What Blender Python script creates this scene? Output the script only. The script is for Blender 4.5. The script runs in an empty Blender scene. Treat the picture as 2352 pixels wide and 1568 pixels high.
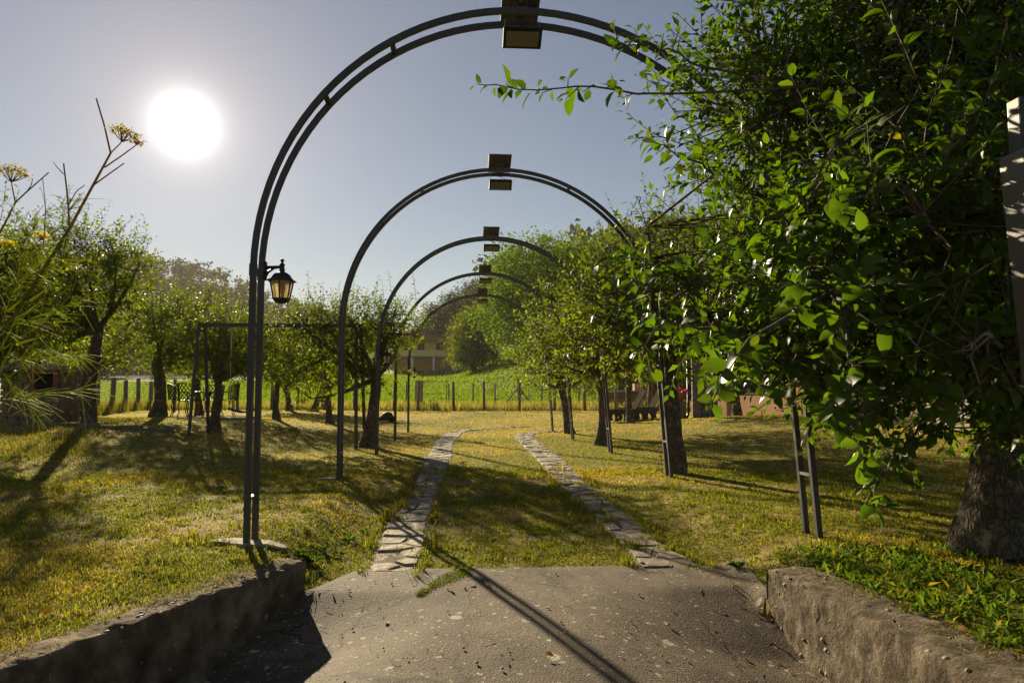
import bpy, math, random
import numpy as np
from mathutils import Vector, Matrix

random.seed(7)
RNG = np.random.default_rng(7)
scene = bpy.context.scene
COL = scene.collection
PI = math.pi

# ------------------------------------------------------------------ camera
CAM = np.array([-0.52, 0.0, 1.07])
YAW, PITCH = math.atan(110 / 1699.0), math.atan(121 / 1699.0)
FWD = np.array([math.sin(YAW) * math.cos(PITCH), math.cos(YAW) * math.cos(PITCH), math.sin(PITCH)])
RGT = np.array([math.cos(YAW), -math.sin(YAW), 0.0])
UPV = np.cross(RGT, FWD)
cam_data = bpy.data.cameras.new('camera')
cam_data.sensor_width = 36.0
cam_data.lens = 1699.0 / 2352.0 * 36.0
cam_data.clip_start = 0.05
cam_data.clip_end = 3000.0
cam = bpy.data.objects.new('camera', cam_data)
COL.objects.link(cam)
cam.matrix_world = Matrix(((RGT[0], UPV[0], -FWD[0], CAM[0]), (RGT[1], UPV[1], -FWD[1], CAM[1]),
                           (RGT[2], UPV[2], -FWD[2], CAM[2]), (0, 0, 0, 1)))
scene.camera = cam

# ------------------------------------------------------------------ sky, sun, exposure
SUN_AZ, SUN_EL = math.radians(-20.65), math.radians(18.75)     # azimuth from +Y towards +X
SUN = np.array([math.sin(SUN_AZ) * math.cos(SUN_EL), math.cos(SUN_AZ) * math.cos(SUN_EL), math.sin(SUN_EL)])
SKY_STRENGTH, SUN_STRENGTH, EXPOSURE = 0.05, 5.0, 1.35
world = bpy.data.worlds.new('World')
scene.world = world
world.use_nodes = True
wn, wl = world.node_tree.nodes, world.node_tree.links
wn.clear()
w_out = wn.new('ShaderNodeOutputWorld')
w_bg = wn.new('ShaderNodeBackground')
w_sky = wn.new('ShaderNodeTexSky')
w_sky.sky_type = 'NISHITA'
w_sky.sun_disc = False
w_sky.sun_elevation = SUN_EL
w_sky.sun_rotation = SUN_AZ
w_sky.air_density = 1.0
w_sky.dust_density = 0.0
w_sky.ozone_density = 1.6
w_bg.inputs['Strength'].default_value = SKY_STRENGTH
# bright aureole and lens glare round the hazy sun, added to the sky colour
w_tc = wn.new('ShaderNodeTexCoord')
w_nrm = wn.new('ShaderNodeVectorMath'); w_nrm.operation = 'NORMALIZE'
w_dot = wn.new('ShaderNodeVectorMath'); w_dot.operation = 'DOT_PRODUCT'
w_dot.inputs[1].default_value = tuple(SUN)
wl.new(w_tc.outputs['Generated'], w_nrm.inputs[0])
wl.new(w_nrm.outputs[0], w_dot.inputs[0])
w_cl = wn.new('ShaderNodeMath'); w_cl.operation = 'MINIMUM'; w_cl.inputs[1].default_value = 0.999999
wl.new(w_dot.outputs['Value'], w_cl.inputs[0])
w_ac = wn.new('ShaderNodeMath'); w_ac.operation = 'ARCCOSINE'
wl.new(w_cl.outputs[0], w_ac.inputs[0])


def halo(width_deg, power, amount):
    a = wn.new('ShaderNodeMath'); a.operation = 'DIVIDE'; a.inputs[1].default_value = math.radians(width_deg)
    wl.new(w_ac.outputs[0], a.inputs[0])
    b = wn.new('ShaderNodeMath'); b.operation = 'POWER'; b.inputs[1].default_value = power
    wl.new(a.outputs[0], b.inputs[0])
    c = wn.new('ShaderNodeMath'); c.operation = 'MULTIPLY'; c.inputs[1].default_value = -1.0
    wl.new(b.outputs[0], c.inputs[0])
    d = wn.new('ShaderNodeMath'); d.operation = 'EXPONENT'
    wl.new(c.outputs[0], d.inputs[0])
    e = wn.new('ShaderNodeMath'); e.operation = 'MULTIPLY'; e.inputs[1].default_value = amount / SKY_STRENGTH
    wl.new(d.outputs[0], e.inputs[0])
    return e.outputs[0]


def wscale(socket, col):
    m = wn.new('ShaderNodeVectorMath'); m.operation = 'SCALE'; m.inputs[0].default_value = col
    wl.new(socket, m.inputs['Scale'])
    return m.outputs[0]


def wadd(a, b):
    m = wn.new('ShaderNodeVectorMath'); m.operation = 'ADD'
    wl.new(a, m.inputs[0]); wl.new(b, m.inputs[1])
    return m.outputs[0]


w_tint = wn.new('ShaderNodeVectorMath'); w_tint.operation = 'MULTIPLY'
w_tint.inputs[1].default_value = (0.57, 0.535, 0.52)
wl.new(w_sky.outputs[0], w_tint.inputs[0])
glow = wadd(wadd(wscale(halo(.85, 1.05, 2.2), (1.0, 0.97, 0.92)), wscale(halo(5.0, 1.2, .09), (1.0, .83, .62))), wscale(halo(13.0, 1.0, 0.14), (1.0, 0.69, 0.43)))
wl.new(wadd(w_tint.outputs[0], glow), w_bg.inputs['Color'])
wl.new(w_bg.outputs[0], w_out.inputs['Surface'])

sun_data = bpy.data.lights.new('sun', 'SUN')
sun_data.energy = SUN_STRENGTH
sun_data.angle = math.radians(0.53)
sun_data.color = (1.0, 0.84, 0.56)
sun = bpy.data.objects.new('sun', sun_data)
COL.objects.link(sun)
sun.rotation_euler = Vector(-SUN).to_track_quat('-Z', 'Y').to_euler()
sun.location = (-20, 50, 30)

vs = scene.view_settings
vs.view_transform = 'Standard'
vs.look = 'None'
vs.exposure = EXPOSURE
vs.gamma = 1.0
vs.use_curve_mapping = False
scene.render.engine = 'CYCLES'
cy = scene.cycles
cy.use_denoising = True
cy.max_bounces = 8
cy.diffuse_bounces = 4
cy.glossy_bounces = 2
cy.transmission_bounces = 6
cy.volume_bounces = 0
cy.transparent_max_bounces = 8
cy.sample_clamp_indirect = 4.0


# ------------------------------------------------------------------ helpers
def sstep(t):
    t = np.clip(t, 0, 1)
    return t * t * (3 - 2 * t)


def vnoise(x, y, seed=0):
    x = np.asarray(x, float); y = np.asarray(y, float)
    xi = np.floor(x).astype(np.int64); yi = np.floor(y).astype(np.int64)
    xf = x - xi; yf = y - yi

    def h(a, b):
        n = (a * 374761393 + b * 668265263 + seed * 974634777) & 0xFFFFFFFF
        n = ((n ^ (n >> 13)) * 1274126177) & 0xFFFFFFFF
        return ((n ^ (n >> 16)) & 0xFFFF) / 65535.0
    u, v = xf * xf * (3 - 2 * xf), yf * yf * (3 - 2 * yf)
    return (h(xi, yi) * (1 - u) + h(xi + 1, yi) * u) * (1 - v) + (h(xi, yi + 1) * (1 - u) + h(xi + 1, yi + 1) * u) * v


def fbm(x, y, seed=0, octv=3):
    s = 0; a = 0.5; t = 0
    for o in range(octv):
        s = s + a * vnoise(np.asarray(x) * 2 ** o, np.asarray(y) * 2 ** o, seed + o); t += a; a *= 0.5
    return s / t


# ---- the lie of the land
def wall_left_x(y):
    return -1.53 - (4.9 - y) * 0.401


def wall_right_x(y):
    return 1.36 + (4.53 - y) * 0.022


TR_Y = [-6, 0, 3.48, 4.23, 5.31, 6.56, 8.02, 10, 12.0]
TR_Z = [-.62, -.42, -.262, -.222, -.182, -.165, -.10, -.03, 0.0]


def ground(x, y):
    x = np.asarray(x, float); y = np.asarray(y, float)
    tr = np.interp(y, TR_Y, TR_Z)
    # bank profile of the sunken drive behind the walls
    bank = 1 - np.maximum(sstep((-x - 1.45) / 0.5), sstep((x - 1.30) / 0.55))
    behind = tr * bank
    # in front: walls retain the lawn
    xl, xr = wall_left_x(y), wall_right_x(y)
    inside = (x > xl - 0.10) & (x < xr + 0.10)
    dw = np.minimum(x - xl, xr - x)
    gut = np.interp(y, [0, 3.0, 4.1, 4.9], [.26, .24, .19, 0.0]) * sstep(1 - dw / 1.25)
    front = np.where(inside, tr - gut, 0.0)
    z = np.where(y < 4.88, front, behind)
    z = np.where((y >= 4.5) & (y < 4.88) & (x > 1.3), np.where(x < 1.36, tr - gut, behind), z)
    # general rise to the back, raised lawns left and right
    z = z + 0.25 * sstep((y - 20) / 18)
    z = z + np.interp(y, [6, 10, 15, 20, 28, 40, 60], [0, .17, .5, .47, .15, .02, 0]) * sstep((-x - 3.2) / 4.8)
    z = z + np.interp(y, [5, 8, 12, 20, 26, 34], [0, .17, .4, .5, .15, 0]) * sstep((x - 3.4) / 4.2)
    # field behind the fences
    z = z + np.clip(y - 42, 0, 90) * 0.030 + np.clip(y - 132, 0, 400) * 0.03
    z = z + 2.4 * sstep((y - 44) / 34) * sstep((x + 2.5) / 10)
    # hills
    hl = 30 * np.exp(-(((x - 60) / 75) ** 2 + ((y - 215) / 62) ** 2))
    hl = hl + 26 * np.exp(-(((x - 95) / 55) ** 2 + ((y - 110) / 60) ** 2))
    hl = hl + 56 * np.exp(-(((x + 235) / 110) ** 2 + ((y - 400) / 110) ** 2))
    hl = hl + 24 * np.exp(-(((x + 130) / 60) ** 2 + ((y - 430) / 90) ** 2))
    hl = hl + 14 * np.exp(-(((x + 40) / 90) ** 2 + ((y - 480) / 90) ** 2))
    z = z + hl * sstep((y - 43) / 45)
    return z


def g1(x, y):
    return float(ground(x, y))


def pray(px, py):
    return FWD + RGT * (px - 1176.0) / 1699.0 - UPV * (py - 784.0) / 1699.0


def at(px, py):
    """where the line of sight of a spot meets the land"""
    d = pray(px, py); z = 0.0
    for _ in range(12):
        p = CAM + d * ((z - CAM[2]) / d[2])
        z = 0.5 * z + 0.5 * g1(p[0], p[1])
    return p


def aty(px, py, Y):
    d = pray(px, py)
    return CAM + d * (Y / d[1])


# ---- objects
def root_loc(o):
    l = Vector((0, 0, 0))
    while o is not None:
        l += o.location; o = o.parent
    return l


def tag(o, label=None, cat=None, group=None, kind=None):
    if label: o['label'] = label
    if cat: o['category'] = cat
    if group: o['group'] = group
    if kind: o['kind'] = kind
    return o


def thing(name, loc, label, cat, group=None):
    o = bpy.data.objects.new(name, None)
    o.empty_display_size = 0.1
    COL.objects.link(o)
    o.location = loc
    return tag(o, label, cat, group)


def raw_mesh(name, verts, faces, mat, parent=None, smooth=False, cols=None):
    me = bpy.data.meshes.new(name)
    v = np.asarray(verts, np.float32)
    if parent is not None:
        l = root_loc(parent); v = v - np.array([l.x, l.y, l.z], np.float32)
    if isinstance(faces, np.ndarray):
        k = faces.shape[1]; n = len(faces)
        me.vertices.add(len(v)); me.vertices.foreach_set('co', v.ravel())
        me.loops.add(n * k); me.loops.foreach_set('vertex_index', faces.astype(np.int32).ravel())
        me.polygons.add(n); me.polygons.foreach_set('loop_start', np.arange(0, n * k, k, dtype=np.int32))
        me.update(calc_edges=True)
    else:
        me.from_pydata(v.tolist(), [], faces)
        me.update()
    if smooth:
        me.polygons.foreach_set('use_smooth', np.ones(len(me.polygons), bool))
    if cols is not None:
        ca = me.color_attributes.new('Col', 'FLOAT_COLOR', 'POINT')
        c4 = np.ones((len(v), 4), np.float32); c4[:, :3] = cols
        ca.data.foreach_set('color', c4.ravel())
    if mat: me.materials.append(mat)
    o = bpy.data.objects.new(name, me)
    COL.objects.link(o)
    if parent is not None: o.parent = parent
    return o


class MB:
    def __init__(s): s.v = []; s.f = []

    def add(s, vs, fs):
        b = len(s.v); s.v += [tuple(map(float, p)) for p in vs]; s.f += [tuple(b + i for i in q) for q in fs]
        return s

    def box(s, c, d, rz=0.0, rx=0.0, ry=0.0, taper=1.0):
        M = Matrix.Rotation(rz, 3, 'Z') @ Matrix.Rotation(ry, 3, 'Y') @ Matrix.Rotation(rx, 3, 'X')
        vs = []
        for z in (-.5, .5):
            k = taper if z > 0 else 1.0
            for x, y in ((-.5, -.5), (.5, -.5), (.5, .5), (-.5, .5)):
                vs.append(Vector(c) + M @ Vector((x * d[0] * k, y * d[1] * k, z * d[2])))
        return s.add(vs, [(3, 2, 1, 0), (4, 5, 6, 7), (0, 1, 5, 4), (1, 2, 6, 5), (2, 3, 7, 6), (3, 0, 4, 7)])

    def tube(s, pts, r, n=8, cap=True, phase=0.0, sx=1.0):
        pts = [Vector(p) for p in pts]
        m = len(pts)
        rs = r if hasattr(r, '__len__') else [r] * m
        t0 = (pts[1] - pts[0]).normalized()
        up = Vector((0, 0, 1)) if abs(t0.z) < 0.9 else Vector((0, 1, 0))
        u = t0.cross(up).normalized()
        vs = []
        for i in range(m):
            t = (pts[min(i + 1, m - 1)] - pts[max(i - 1, 0)]).normalized()
            u = (u - t * u.dot(t)).normalized()
            w = t.cross(u)
            for k in range(n):
                a = 2 * PI * k / n + phase
                vs.append(pts[i] + (u * math.cos(a) * sx + w * math.sin(a)) * rs[i])
        fs = []
        for i in range(m - 1):
            for k in range(n):
                k2 = (k + 1) % n
                fs.append((i * n + k, i * n + k2, (i + 1) * n + k2, (i + 1) * n + k))
        if cap:
            fs.append(tuple(range(n - 1, -1, -1))); fs.append(tuple((m - 1) * n + k for k in range(n)))
        return s.add(vs, fs)

    def sq(s, pts, w):
        """square-section bar along a path"""
        return s.tube(pts, w / math.sqrt(2), n=4, phase=PI / 4)

    def lathe(s, prof, n=12, c=(0, 0, 0), phase=0.0):
        vs = []
        for r, z in prof:
            for k in range(n):
                a = 2 * PI * k / n + phase
                vs.append((c[0] + r * math.cos(a), c[1] + r * math.sin(a), c[2] + z))
        fs = []
        for i in range(len(prof) - 1):
            for k in range(n):
                k2 = (k + 1) % n
                fs.append((i * n + k, i * n + k2, (i + 1) * n + k2, (i + 1) * n + k))
        fs.append(tuple(range(n - 1, -1, -1))); fs.append(tuple((len(prof) - 1) * n + k for k in range(n)))
        return s.add(vs, fs)

    def prism(s, poly, axis, a, b):
        """poly of (u, v) extruded along axis 'x','y' or 'z' from a to b"""
        def p(u, v, w):
            return {'x': (w, u, v), 'y': (u, w, v), 'z': (u, v, w)}[axis]
        n = len(poly)
        vs = [p(u, v, a) for u, v in poly] + [p(u, v, b) for u, v in poly]
        fs = [tuple(range(n - 1, -1, -1)), tuple(range(n, 2 * n))]
        fs += [(i, (i + 1) % n, n + (i + 1) % n, n + i) for i in range(n)]
        return s.add(vs, fs)

    def build(s, name, mat, parent=None, smooth=False):
        return raw_mesh(name, np.array(s.v), s.f, mat, parent, smooth)


def copy_tree(o, parent=None):
    c = o.copy(); COL.objects.link(c); c.parent = parent
    for ch in list(o.children): copy_tree(ch, c)
    return c


# ---- materials
def mat_base(name):
    m = bpy.data.materials.new(name); m.use_nodes = True
    nt = m.node_tree
    return m, nt.nodes, nt.links, nt.nodes['Principled BSDF'], nt.nodes['Material Output']


def surf(name, ramp, scale=6.0, rough=0.75, bump=None, metal=0.0, detail=6.0, spec=0.2, rough_var=0.0, stretch=None):
    """noise driven colour ramp with optional bump (scale, strength, distance)"""
    m, n, l, bs, out = mat_base(name)
    tc = n.new('ShaderNodeTexCoord')
    src = tc.outputs['Object']
    if stretch:
        mp = n.new('ShaderNodeMapping'); mp.inputs['Scale'].default_value = stretch
        l.new(src, mp.inputs['Vector']); src = mp.outputs[0]
    nz = n.new('ShaderNodeTexNoise')
    nz.inputs['Scale'].default_value = scale; nz.inputs['Detail'].default_value = detail; nz.inputs['Roughness'].default_value = 0.65
    l.new(src, nz.inputs['Vector'])
    cr = n.new('ShaderNodeValToRGB')
    els = cr.color_ramp.elements
    while len(els) < len(ramp): els.new(0.5)
    for e, (p, c) in zip(els, ramp):
        e.position = p; e.color = (*c, 1)
    l.new(nz.outputs['Fac'], cr.inputs['Fac'])
    l.new(cr.outputs['Color'], bs.inputs['Base Color'])
    bs.inputs['Roughness'].default_value = rough
    bs.inputs['Metallic'].default_value = metal
    bs.inputs['Specular IOR Level'].default_value = spec
    if rough_var:
        mr = n.new('ShaderNodeMapRange')
        mr.inputs['To Min'].default_value = rough - rough_var; mr.inputs['To Max'].default_value = min(1, rough + rough_var)
        l.new(nz.outputs['Fac'], mr.inputs['Value']); l.new(mr.outputs[0], bs.inputs['Roughness'])
    if bump:
        nb = n.new('ShaderNodeTexNoise'); nb.inputs['Scale'].default_value = bump[0]; nb.inputs['Detail'].default_value = 8
        nb.inputs['Roughness'].default_value = 0.7
        l.new(src, nb.inputs['Vector'])
        bp = n.new('ShaderNodeBump'); bp.inputs['Strength'].default_value = bump[1]; bp.inputs['Distance'].default_value = bump[2]
        l.new(nb.outputs['Fac'], bp.inputs['Height']); l.new(bp.outputs[0], bs.inputs['Normal'])
    return m


def bark_mat():
    m, n, l, bs, out = mat_base('furrowed_bark')
    tc = n.new('ShaderNodeTexCoord')
    mp = n.new('ShaderNodeMapping'); mp.inputs['Scale'].default_value = (1, 1, .24)
    l.new(tc.outputs['Object'], mp.inputs['Vector'])
    nz = n.new('ShaderNodeTexNoise'); nz.inputs['Scale'].default_value = 4; nz.inputs['Detail'].default_value = 5
    l.new(mp.outputs[0], nz.inputs['Vector'])
    va = n.new('ShaderNodeVectorMath'); va.operation = 'MULTIPLY_ADD'; va.inputs[1].default_value = (.34, .34, .34)
    l.new(nz.outputs['Color'], va.inputs[0]); l.new(mp.outputs[0], va.inputs[2])
    vo = n.new('ShaderNodeTexVoronoi'); vo.feature = 'DISTANCE_TO_EDGE'; vo.inputs['Scale'].default_value = 30
    l.new(va.outputs[0], vo.inputs['Vector'])
    cr = n.new('ShaderNodeValToRGB')
    cr.color_ramp.elements[0].position = .0; cr.color_ramp.elements[0].color = (.055, .042, .030, 1)
    cr.color_ramp.elements[1].position = .20; cr.color_ramp.elements[1].color = (.15, .12, .088, 1)
    l.new(vo.outputs['Distance'], cr.inputs['Fac'])
    n2 = n.new('ShaderNodeTexNoise'); n2.inputs['Scale'].default_value = 7; n2.inputs['Detail'].default_value = 9; n2.inputs['Roughness'].default_value = .75
    l.new(tc.outputs['Object'], n2.inputs['Vector'])
    c2 = n.new('ShaderNodeValToRGB')
    c2.color_ramp.elements[0].position = .54; c2.color_ramp.elements[0].color = (0, 0, 0, 1)
    c2.color_ramp.elements[1].position = .64; c2.color_ramp.elements[1].color = (1, 1, 1, 1)
    l.new(n2.outputs['Fac'], c2.inputs['Fac'])
    mx = n.new('ShaderNodeMix'); mx.data_type = 'RGBA'
    l.new(c2.outputs[0], mx.inputs['Factor']); l.new(cr.outputs[0], mx.inputs[6]); mx.inputs[7].default_value = (.33, .29, .21, 1)
    l.new(mx.outputs[2], bs.inputs['Base Color'])
    bs.inputs['Roughness'].default_value = .9; bs.inputs['Specular IOR Level'].default_value = .1
    ad = n.new('ShaderNodeMath'); ad.operation = 'MULTIPLY_ADD'; ad.inputs[1].default_value = .35
    l.new(n2.outputs['Fac'], ad.inputs[0]); l.new(vo.outputs['Distance'], ad.inputs[2])
    bp = n.new('ShaderNodeBump'); bp.inputs['Strength'].default_value = 1.0; bp.inputs['Distance'].default_value = .035
    l.new(ad.outputs[0], bp.inputs['Height']); l.new(bp.outputs[0], bs.inputs['Normal'])
    return m


def leafy(name, trans=0.45, rough=0.35, spec=0.5, tgain=(1.7, 1.55, 0.35)):
    """leaf tissue: colour from the mesh, light passes through"""
    m, n, l, bs, out = mat_base(name)
    at_ = n.new('ShaderNodeAttribute'); at_.attribute_name = 'Col'
    l.new(at_.outputs['Color'], bs.inputs['Base Color'])
    bs.inputs['Roughness'].default_value = rough
    bs.inputs['Specular IOR Level'].default_value = spec
    tr = n.new('ShaderNodeBsdfTranslucent')
    mul = n.new('ShaderNodeVectorMath'); mul.operation = 'MULTIPLY'; mul.inputs[1].default_value = tgain
    l.new(at_.outputs['Color'], mul.inputs[0]); l.new(mul.outputs[0], tr.inputs['Color'])
    mx = n.new('ShaderNodeMixShader'); mx.inputs['Fac'].default_value = trans
    l.new(bs.outputs[0], mx.inputs[1]); l.new(tr.outputs[0], mx.inputs[2]); l.new(mx.outputs[0], out.inputs['Surface'])
    return m


M = {}
M['leaf'] = leafy('apple_leaf', 0.55, 0.5, 0.05)
M['near_leaf'] = leafy('glossy_apple_leaf', 0.48, 0.40, 0.17, (1.45, 1.5, 0.3))
M['far_leaf'] = leafy('far_leaf', 0.45, 0.8, 0.02)
M['grass'] = leafy('grass_blade', 0.45, 0.8, 0.03, (1.35, 1.3, 0.5))
M['fennel'] = leafy('fennel_green', 0.55, 0.6, 0.08, (1.6, 1.5, 0.3))
M['bark'] = surf('apple_bark', [(0.30, (.045, .034, .024)), (0.50, (.15, .12, .088)), (0.66, (.36, .31, .24))], 9, 0.9, (22, 1.0, 0.04), stretch=(1, 1, .45))
M['trunk'] = bark_mat()
M['twig'] = surf('twig_bark', [(0.3, (.05, .04, .025)), (0.7, (.14, .11, .07))], 14, 0.8)
M['iron'] = surf('painted_iron', [(0.3, (.030, .029, .031)), (0.62, (.046, .043, .044)), (0.8, (.085, .062, .048))], 7, 0.48, (90, 0.12, 0.002), metal=0.0, spec=0.5, rough_var=0.1)
M['iron_bare'] = surf('worn_weld_iron', [(0.3, (.12, .11, .10)), (0.7, (.22, .20, .18))], 20, 0.5)
M['cast'] = surf('cast_black', [(0.3, (.018, .017, .017)), (0.7, (.035, .033, .032))], 25, 0.45, (120, 0.2, 0.002))
M['asphalt'] = None
M['soil'] = surf('lawn_soil', [(0.30, (.11, .078, .026)), (0.5, (.22, .17, .045)), (0.7, (.36, .275, .08))], 5, 0.95, (40, 0.9, 0.02), spec=0.1)
M['field'] = surf('field_green', [(0.3, (.09, .15, .012)), (0.7, (.14, .22, .02))], .6, 0.9, (3.0, 1.0, 0.12), spec=0.1)
M['hill'] = surf('hill_ground', [(0.3, (.016, .022, .009)), (0.7, (.03, .036, .015))], .08, 0.95, (.5, 1.0, 1.0), spec=0.05)
M['wood'] = surf('weathered_post', [(0.3, (.10, .085, .068)), (0.7, (.24, .205, .165))], 9, 0.9, (30, .6, .01), stretch=(1, 1, .2))
M['galv'] = surf('galvanised_wire', [(0.3, (.42, .42, .42)), (0.7, (.60, .60, .58))], 40, 0.35, metal=0.9)
M['concrete'] = surf('old_concrete', [(0.28, (.06, .043, .027)), (0.48, (.17, .13, .09)), (0.70, (.36, .295, .215))], 9.0, 0.92, (34, 1.0, 0.07), spec=0.1, detail=10)
M['pebble'] = surf('wall_pebble', [(0.3, (.10, .085, .065)), (0.7, (.30, .26, .20))], 11, 0.7, (40, .3, .004))
M['mortar'] = surf('path_mortar', [(0.3, (.13, .105, .078)), (0.7, (.29, .245, .19))], 12, 0.95, (60, 1.0, 0.015), spec=0.1)
M['gate'] = surf('gate_paint', [(0.3, (.085, .074, .060)), (0.6, (.11, .096, .079)), (0.8, (.14, .122, .10))], 4, 0.42, (12, .25, .006), spec=0.5, rough_var=.12)


def stone_mat(i, a, b):
    return surf('flagstone_%d' % i, [(0.28, tuple(x * .55 for x in a)), (0.5, a), (0.72, b)], 7 + i, 0.8, (16, 1.0, 0.018), spec=0.3)


STONES = [stone_mat(0, (.25, .20, .14), (.38, .315, .23)), stone_mat(1, (.31, .245, .165), (.44, .35, .25)),
          stone_mat(2, (.20, .172, .135), (.30, .262, .21)), stone_mat(3, (.24, .187, .132), (.36, .29, .21))]


def asphalt():
    m, n, l, bs, out = mat_base('drive_asphalt')
    tc = n.new('ShaderNodeTexCoord')
    n1 = n.new('ShaderNodeTexNoise'); n1.inputs['Scale'].default_value = 1.6; n1.inputs['Detail'].default_value = 5
    n2 = n.new('ShaderNodeTexNoise'); n2.inputs['Scale'].default_value = 105; n2.inputs['Detail'].default_value = 4
    for q in (n1, n2): l.new(tc.outputs['Object'], q.inputs['Vector'])
    c1 = n.new('ShaderNodeValToRGB')
    c1.color_ramp.elements[0].position = .35; c1.color_ramp.elements[0].color = (.104, .080, .056, 1)
    c1.color_ramp.elements[1].position = .68; c1.color_ramp.elements[1].color = (.160, .126, .092, 1)
    l.new(n1.outputs['Fac'], c1.inputs['Fac'])
    c2 = n.new('ShaderNodeValToRGB')
    c2.color_ramp.elements[0].position = .36; c2.color_ramp.elements[0].color = (.45, .45, .45, 1)
    c2.color_ramp.elements[1].position = .66; c2.color_ramp.elements[1].color = (1.5, 1.45, 1.4, 1)
    l.new(n2.outputs['Fac'], c2.inputs['Fac'])
    mul = n.new('ShaderNodeMix'); mul.data_type = 'RGBA'; mul.blend_type = 'MULTIPLY'; mul.inputs['Factor'].default_value = 1
    l.new(c1.outputs[0], mul.inputs[6]); l.new(c2.outputs[0], mul.inputs[7])
    # pale round lichen spots
    last = mul.outputs[2]
    for sc, thr, size in ((4.2, .66, .17), (10.0, .55, .20), (26.0, .62, .24)):
        vo = n.new('ShaderNodeTexVoronoi'); vo.inputs['Scale'].default_value = sc
        dis = n.new('ShaderNodeTexNoise'); dis.inputs['Scale'].default_value = 14
        l.new(tc.outputs['Object'], dis.inputs['Vector'])
        va = n.new('ShaderNodeVectorMath'); va.operation = 'MULTIPLY_ADD'
        va.inputs[1].default_value = (.06, .06, .0)
        l.new(dis.outputs['Color'], va.inputs[0]); l.new(tc.outputs['Object'], va.inputs[2])
        l.new(va.outputs[0], vo.inputs['Vector'])
        lt = n.new('ShaderNodeMapRange'); lt.inputs['From Min'].default_value = size; lt.inputs['From Max'].default_value = size * .75
        l.new(vo.outputs['Distance'], lt.inputs['Value'])
        sp = n.new('ShaderNodeSeparateColor'); l.new(vo.outputs['Color'], sp.inputs[0])
        gt = n.new('ShaderNodeMath'); gt.operation = 'GREATER_THAN'; gt.inputs[1].default_value = thr
        l.new(sp.outputs[0], gt.inputs[0])
        fa = n.new('ShaderNodeMath'); fa.operation = 'MULTIPLY'; l.new(lt.outputs[0], fa.inputs[0]); l.new(gt.outputs[0], fa.inputs[1])
        fb = n.new('ShaderNodeMath'); fb.operation = 'MULTIPLY'; fb.inputs[1].default_value = .75; l.new(fa.outputs[0], fb.inputs[0])
        mx = n.new('ShaderNodeMix'); mx.data_type = 'RGBA'
        l.new(fb.outputs[0], mx.inputs['Factor']); l.new(last, mx.inputs[6]); mx.inputs[7].default_value = (.52, .46, .37, 1)
        last = mx.outputs[2]
    # hairline cracks
    nd = n.new('ShaderNodeTexNoise'); nd.inputs['Scale'].default_value = 3.0; nd.inputs['Detail'].default_value = 6
    l.new(tc.outputs['Object'], nd.inputs['Vector'])
    vd = n.new('ShaderNodeVectorMath'); vd.operation = 'MULTIPLY_ADD'; vd.inputs[1].default_value = (.5, .5, 0)
    l.new(nd.outputs['Color'], vd.inputs[0]); l.new(tc.outputs['Object'], vd.inputs[2])
    ve = n.new('ShaderNodeTexVoronoi'); ve.feature = 'DISTANCE_TO_EDGE'; ve.inputs['Scale'].default_value = .55
    l.new(vd.outputs[0], ve.inputs['Vector'])
    ce = n.new('ShaderNodeMapRange'); ce.inputs['From Min'].default_value = .001; ce.inputs['From Max'].default_value = .005
    ce.inputs['To Min'].default_value = .85; ce.inputs['To Max'].default_value = 0.0
    l.new(ve.outputs['Distance'], ce.inputs['Value'])
    mc_ = n.new('ShaderNodeMix'); mc_.data_type = 'RGBA'
    l.new(ce.outputs[0], mc_.inputs['Factor']); l.new(last, mc_.inputs[6]); mc_.inputs[7].default_value = (.035, .026, .018, 1)
    # darker and paler patches
    n4 = n.new('ShaderNodeTexNoise'); n4.inputs['Scale'].default_value = 5.5; n4.inputs['Detail'].default_value = 7; n4.inputs['Roughness'].default_value = .75
    l.new(tc.outputs['Object'], n4.inputs['Vector'])
    c4 = n.new('ShaderNodeValToRGB')
    c4.color_ramp.elements[0].position = .33; c4.color_ramp.elements[0].color = (.62, .58, .54, 1)
    c4.color_ramp.elements[1].position = .66; c4.color_ramp.elements[1].color = (1.25, 1.22, 1.18, 1)
    l.new(n4.outputs['Fac'], c4.inputs['Fac'])
    m4 = n.new('ShaderNodeMix'); m4.data_type = 'RGBA'; m4.blend_type = 'MULTIPLY'; m4.inputs['Factor'].default_value = 1
    l.new(mc_.outputs[2], m4.inputs[6]); l.new(c4.outputs[0], m4.inputs[7])
    last = m4.outputs[2]
    l.new(last, bs.inputs['Base Color'])
    bs.inputs['Roughness'].default_value = .85
    bs.inputs['Specular IOR Level'].default_value = .25
    bp = n.new('ShaderNodeBump'); bp.inputs['Strength'].default_value = 1.0; bp.inputs['Distance'].default_value = .008
    l.new(n2.outputs['Fac'], bp.inputs['Height']); l.new(bp.outputs[0], bs.inputs['Normal'])
    return m


M['asphalt'] = asphalt()


def plain(name, col, rough=.6, metal=0.0, var=.18, scale=12, bump=None, spec=.15):
    return surf(name, [(0.3, tuple(c * (1 - var) for c in col)), (0.7, tuple(min(1, c * (1 + var)) for c in col))], scale, rough, bump, metal, spec=spec)


# ------------------------------------------------------------------ the land
def grid(name, xs, ys, mat, kind='structure', drop=0.0, mask=None):
    X, Y = np.meshgrid(xs, ys)
    Z = ground(X, Y) + drop
    v = np.stack([X.ravel(), Y.ravel(), Z.ravel()], 1)
    nx, ny = len(xs), len(ys)
    i = np.arange(ny - 1)[:, None] * nx + np.arange(nx - 1)[None]
    f = np.stack([i, i + 1, i + nx + 1, i + nx], -1).reshape(-1, 4)
    o = raw_mesh(name, v, f, mat, smooth=True)
    return tag(o, kind=kind)


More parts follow.
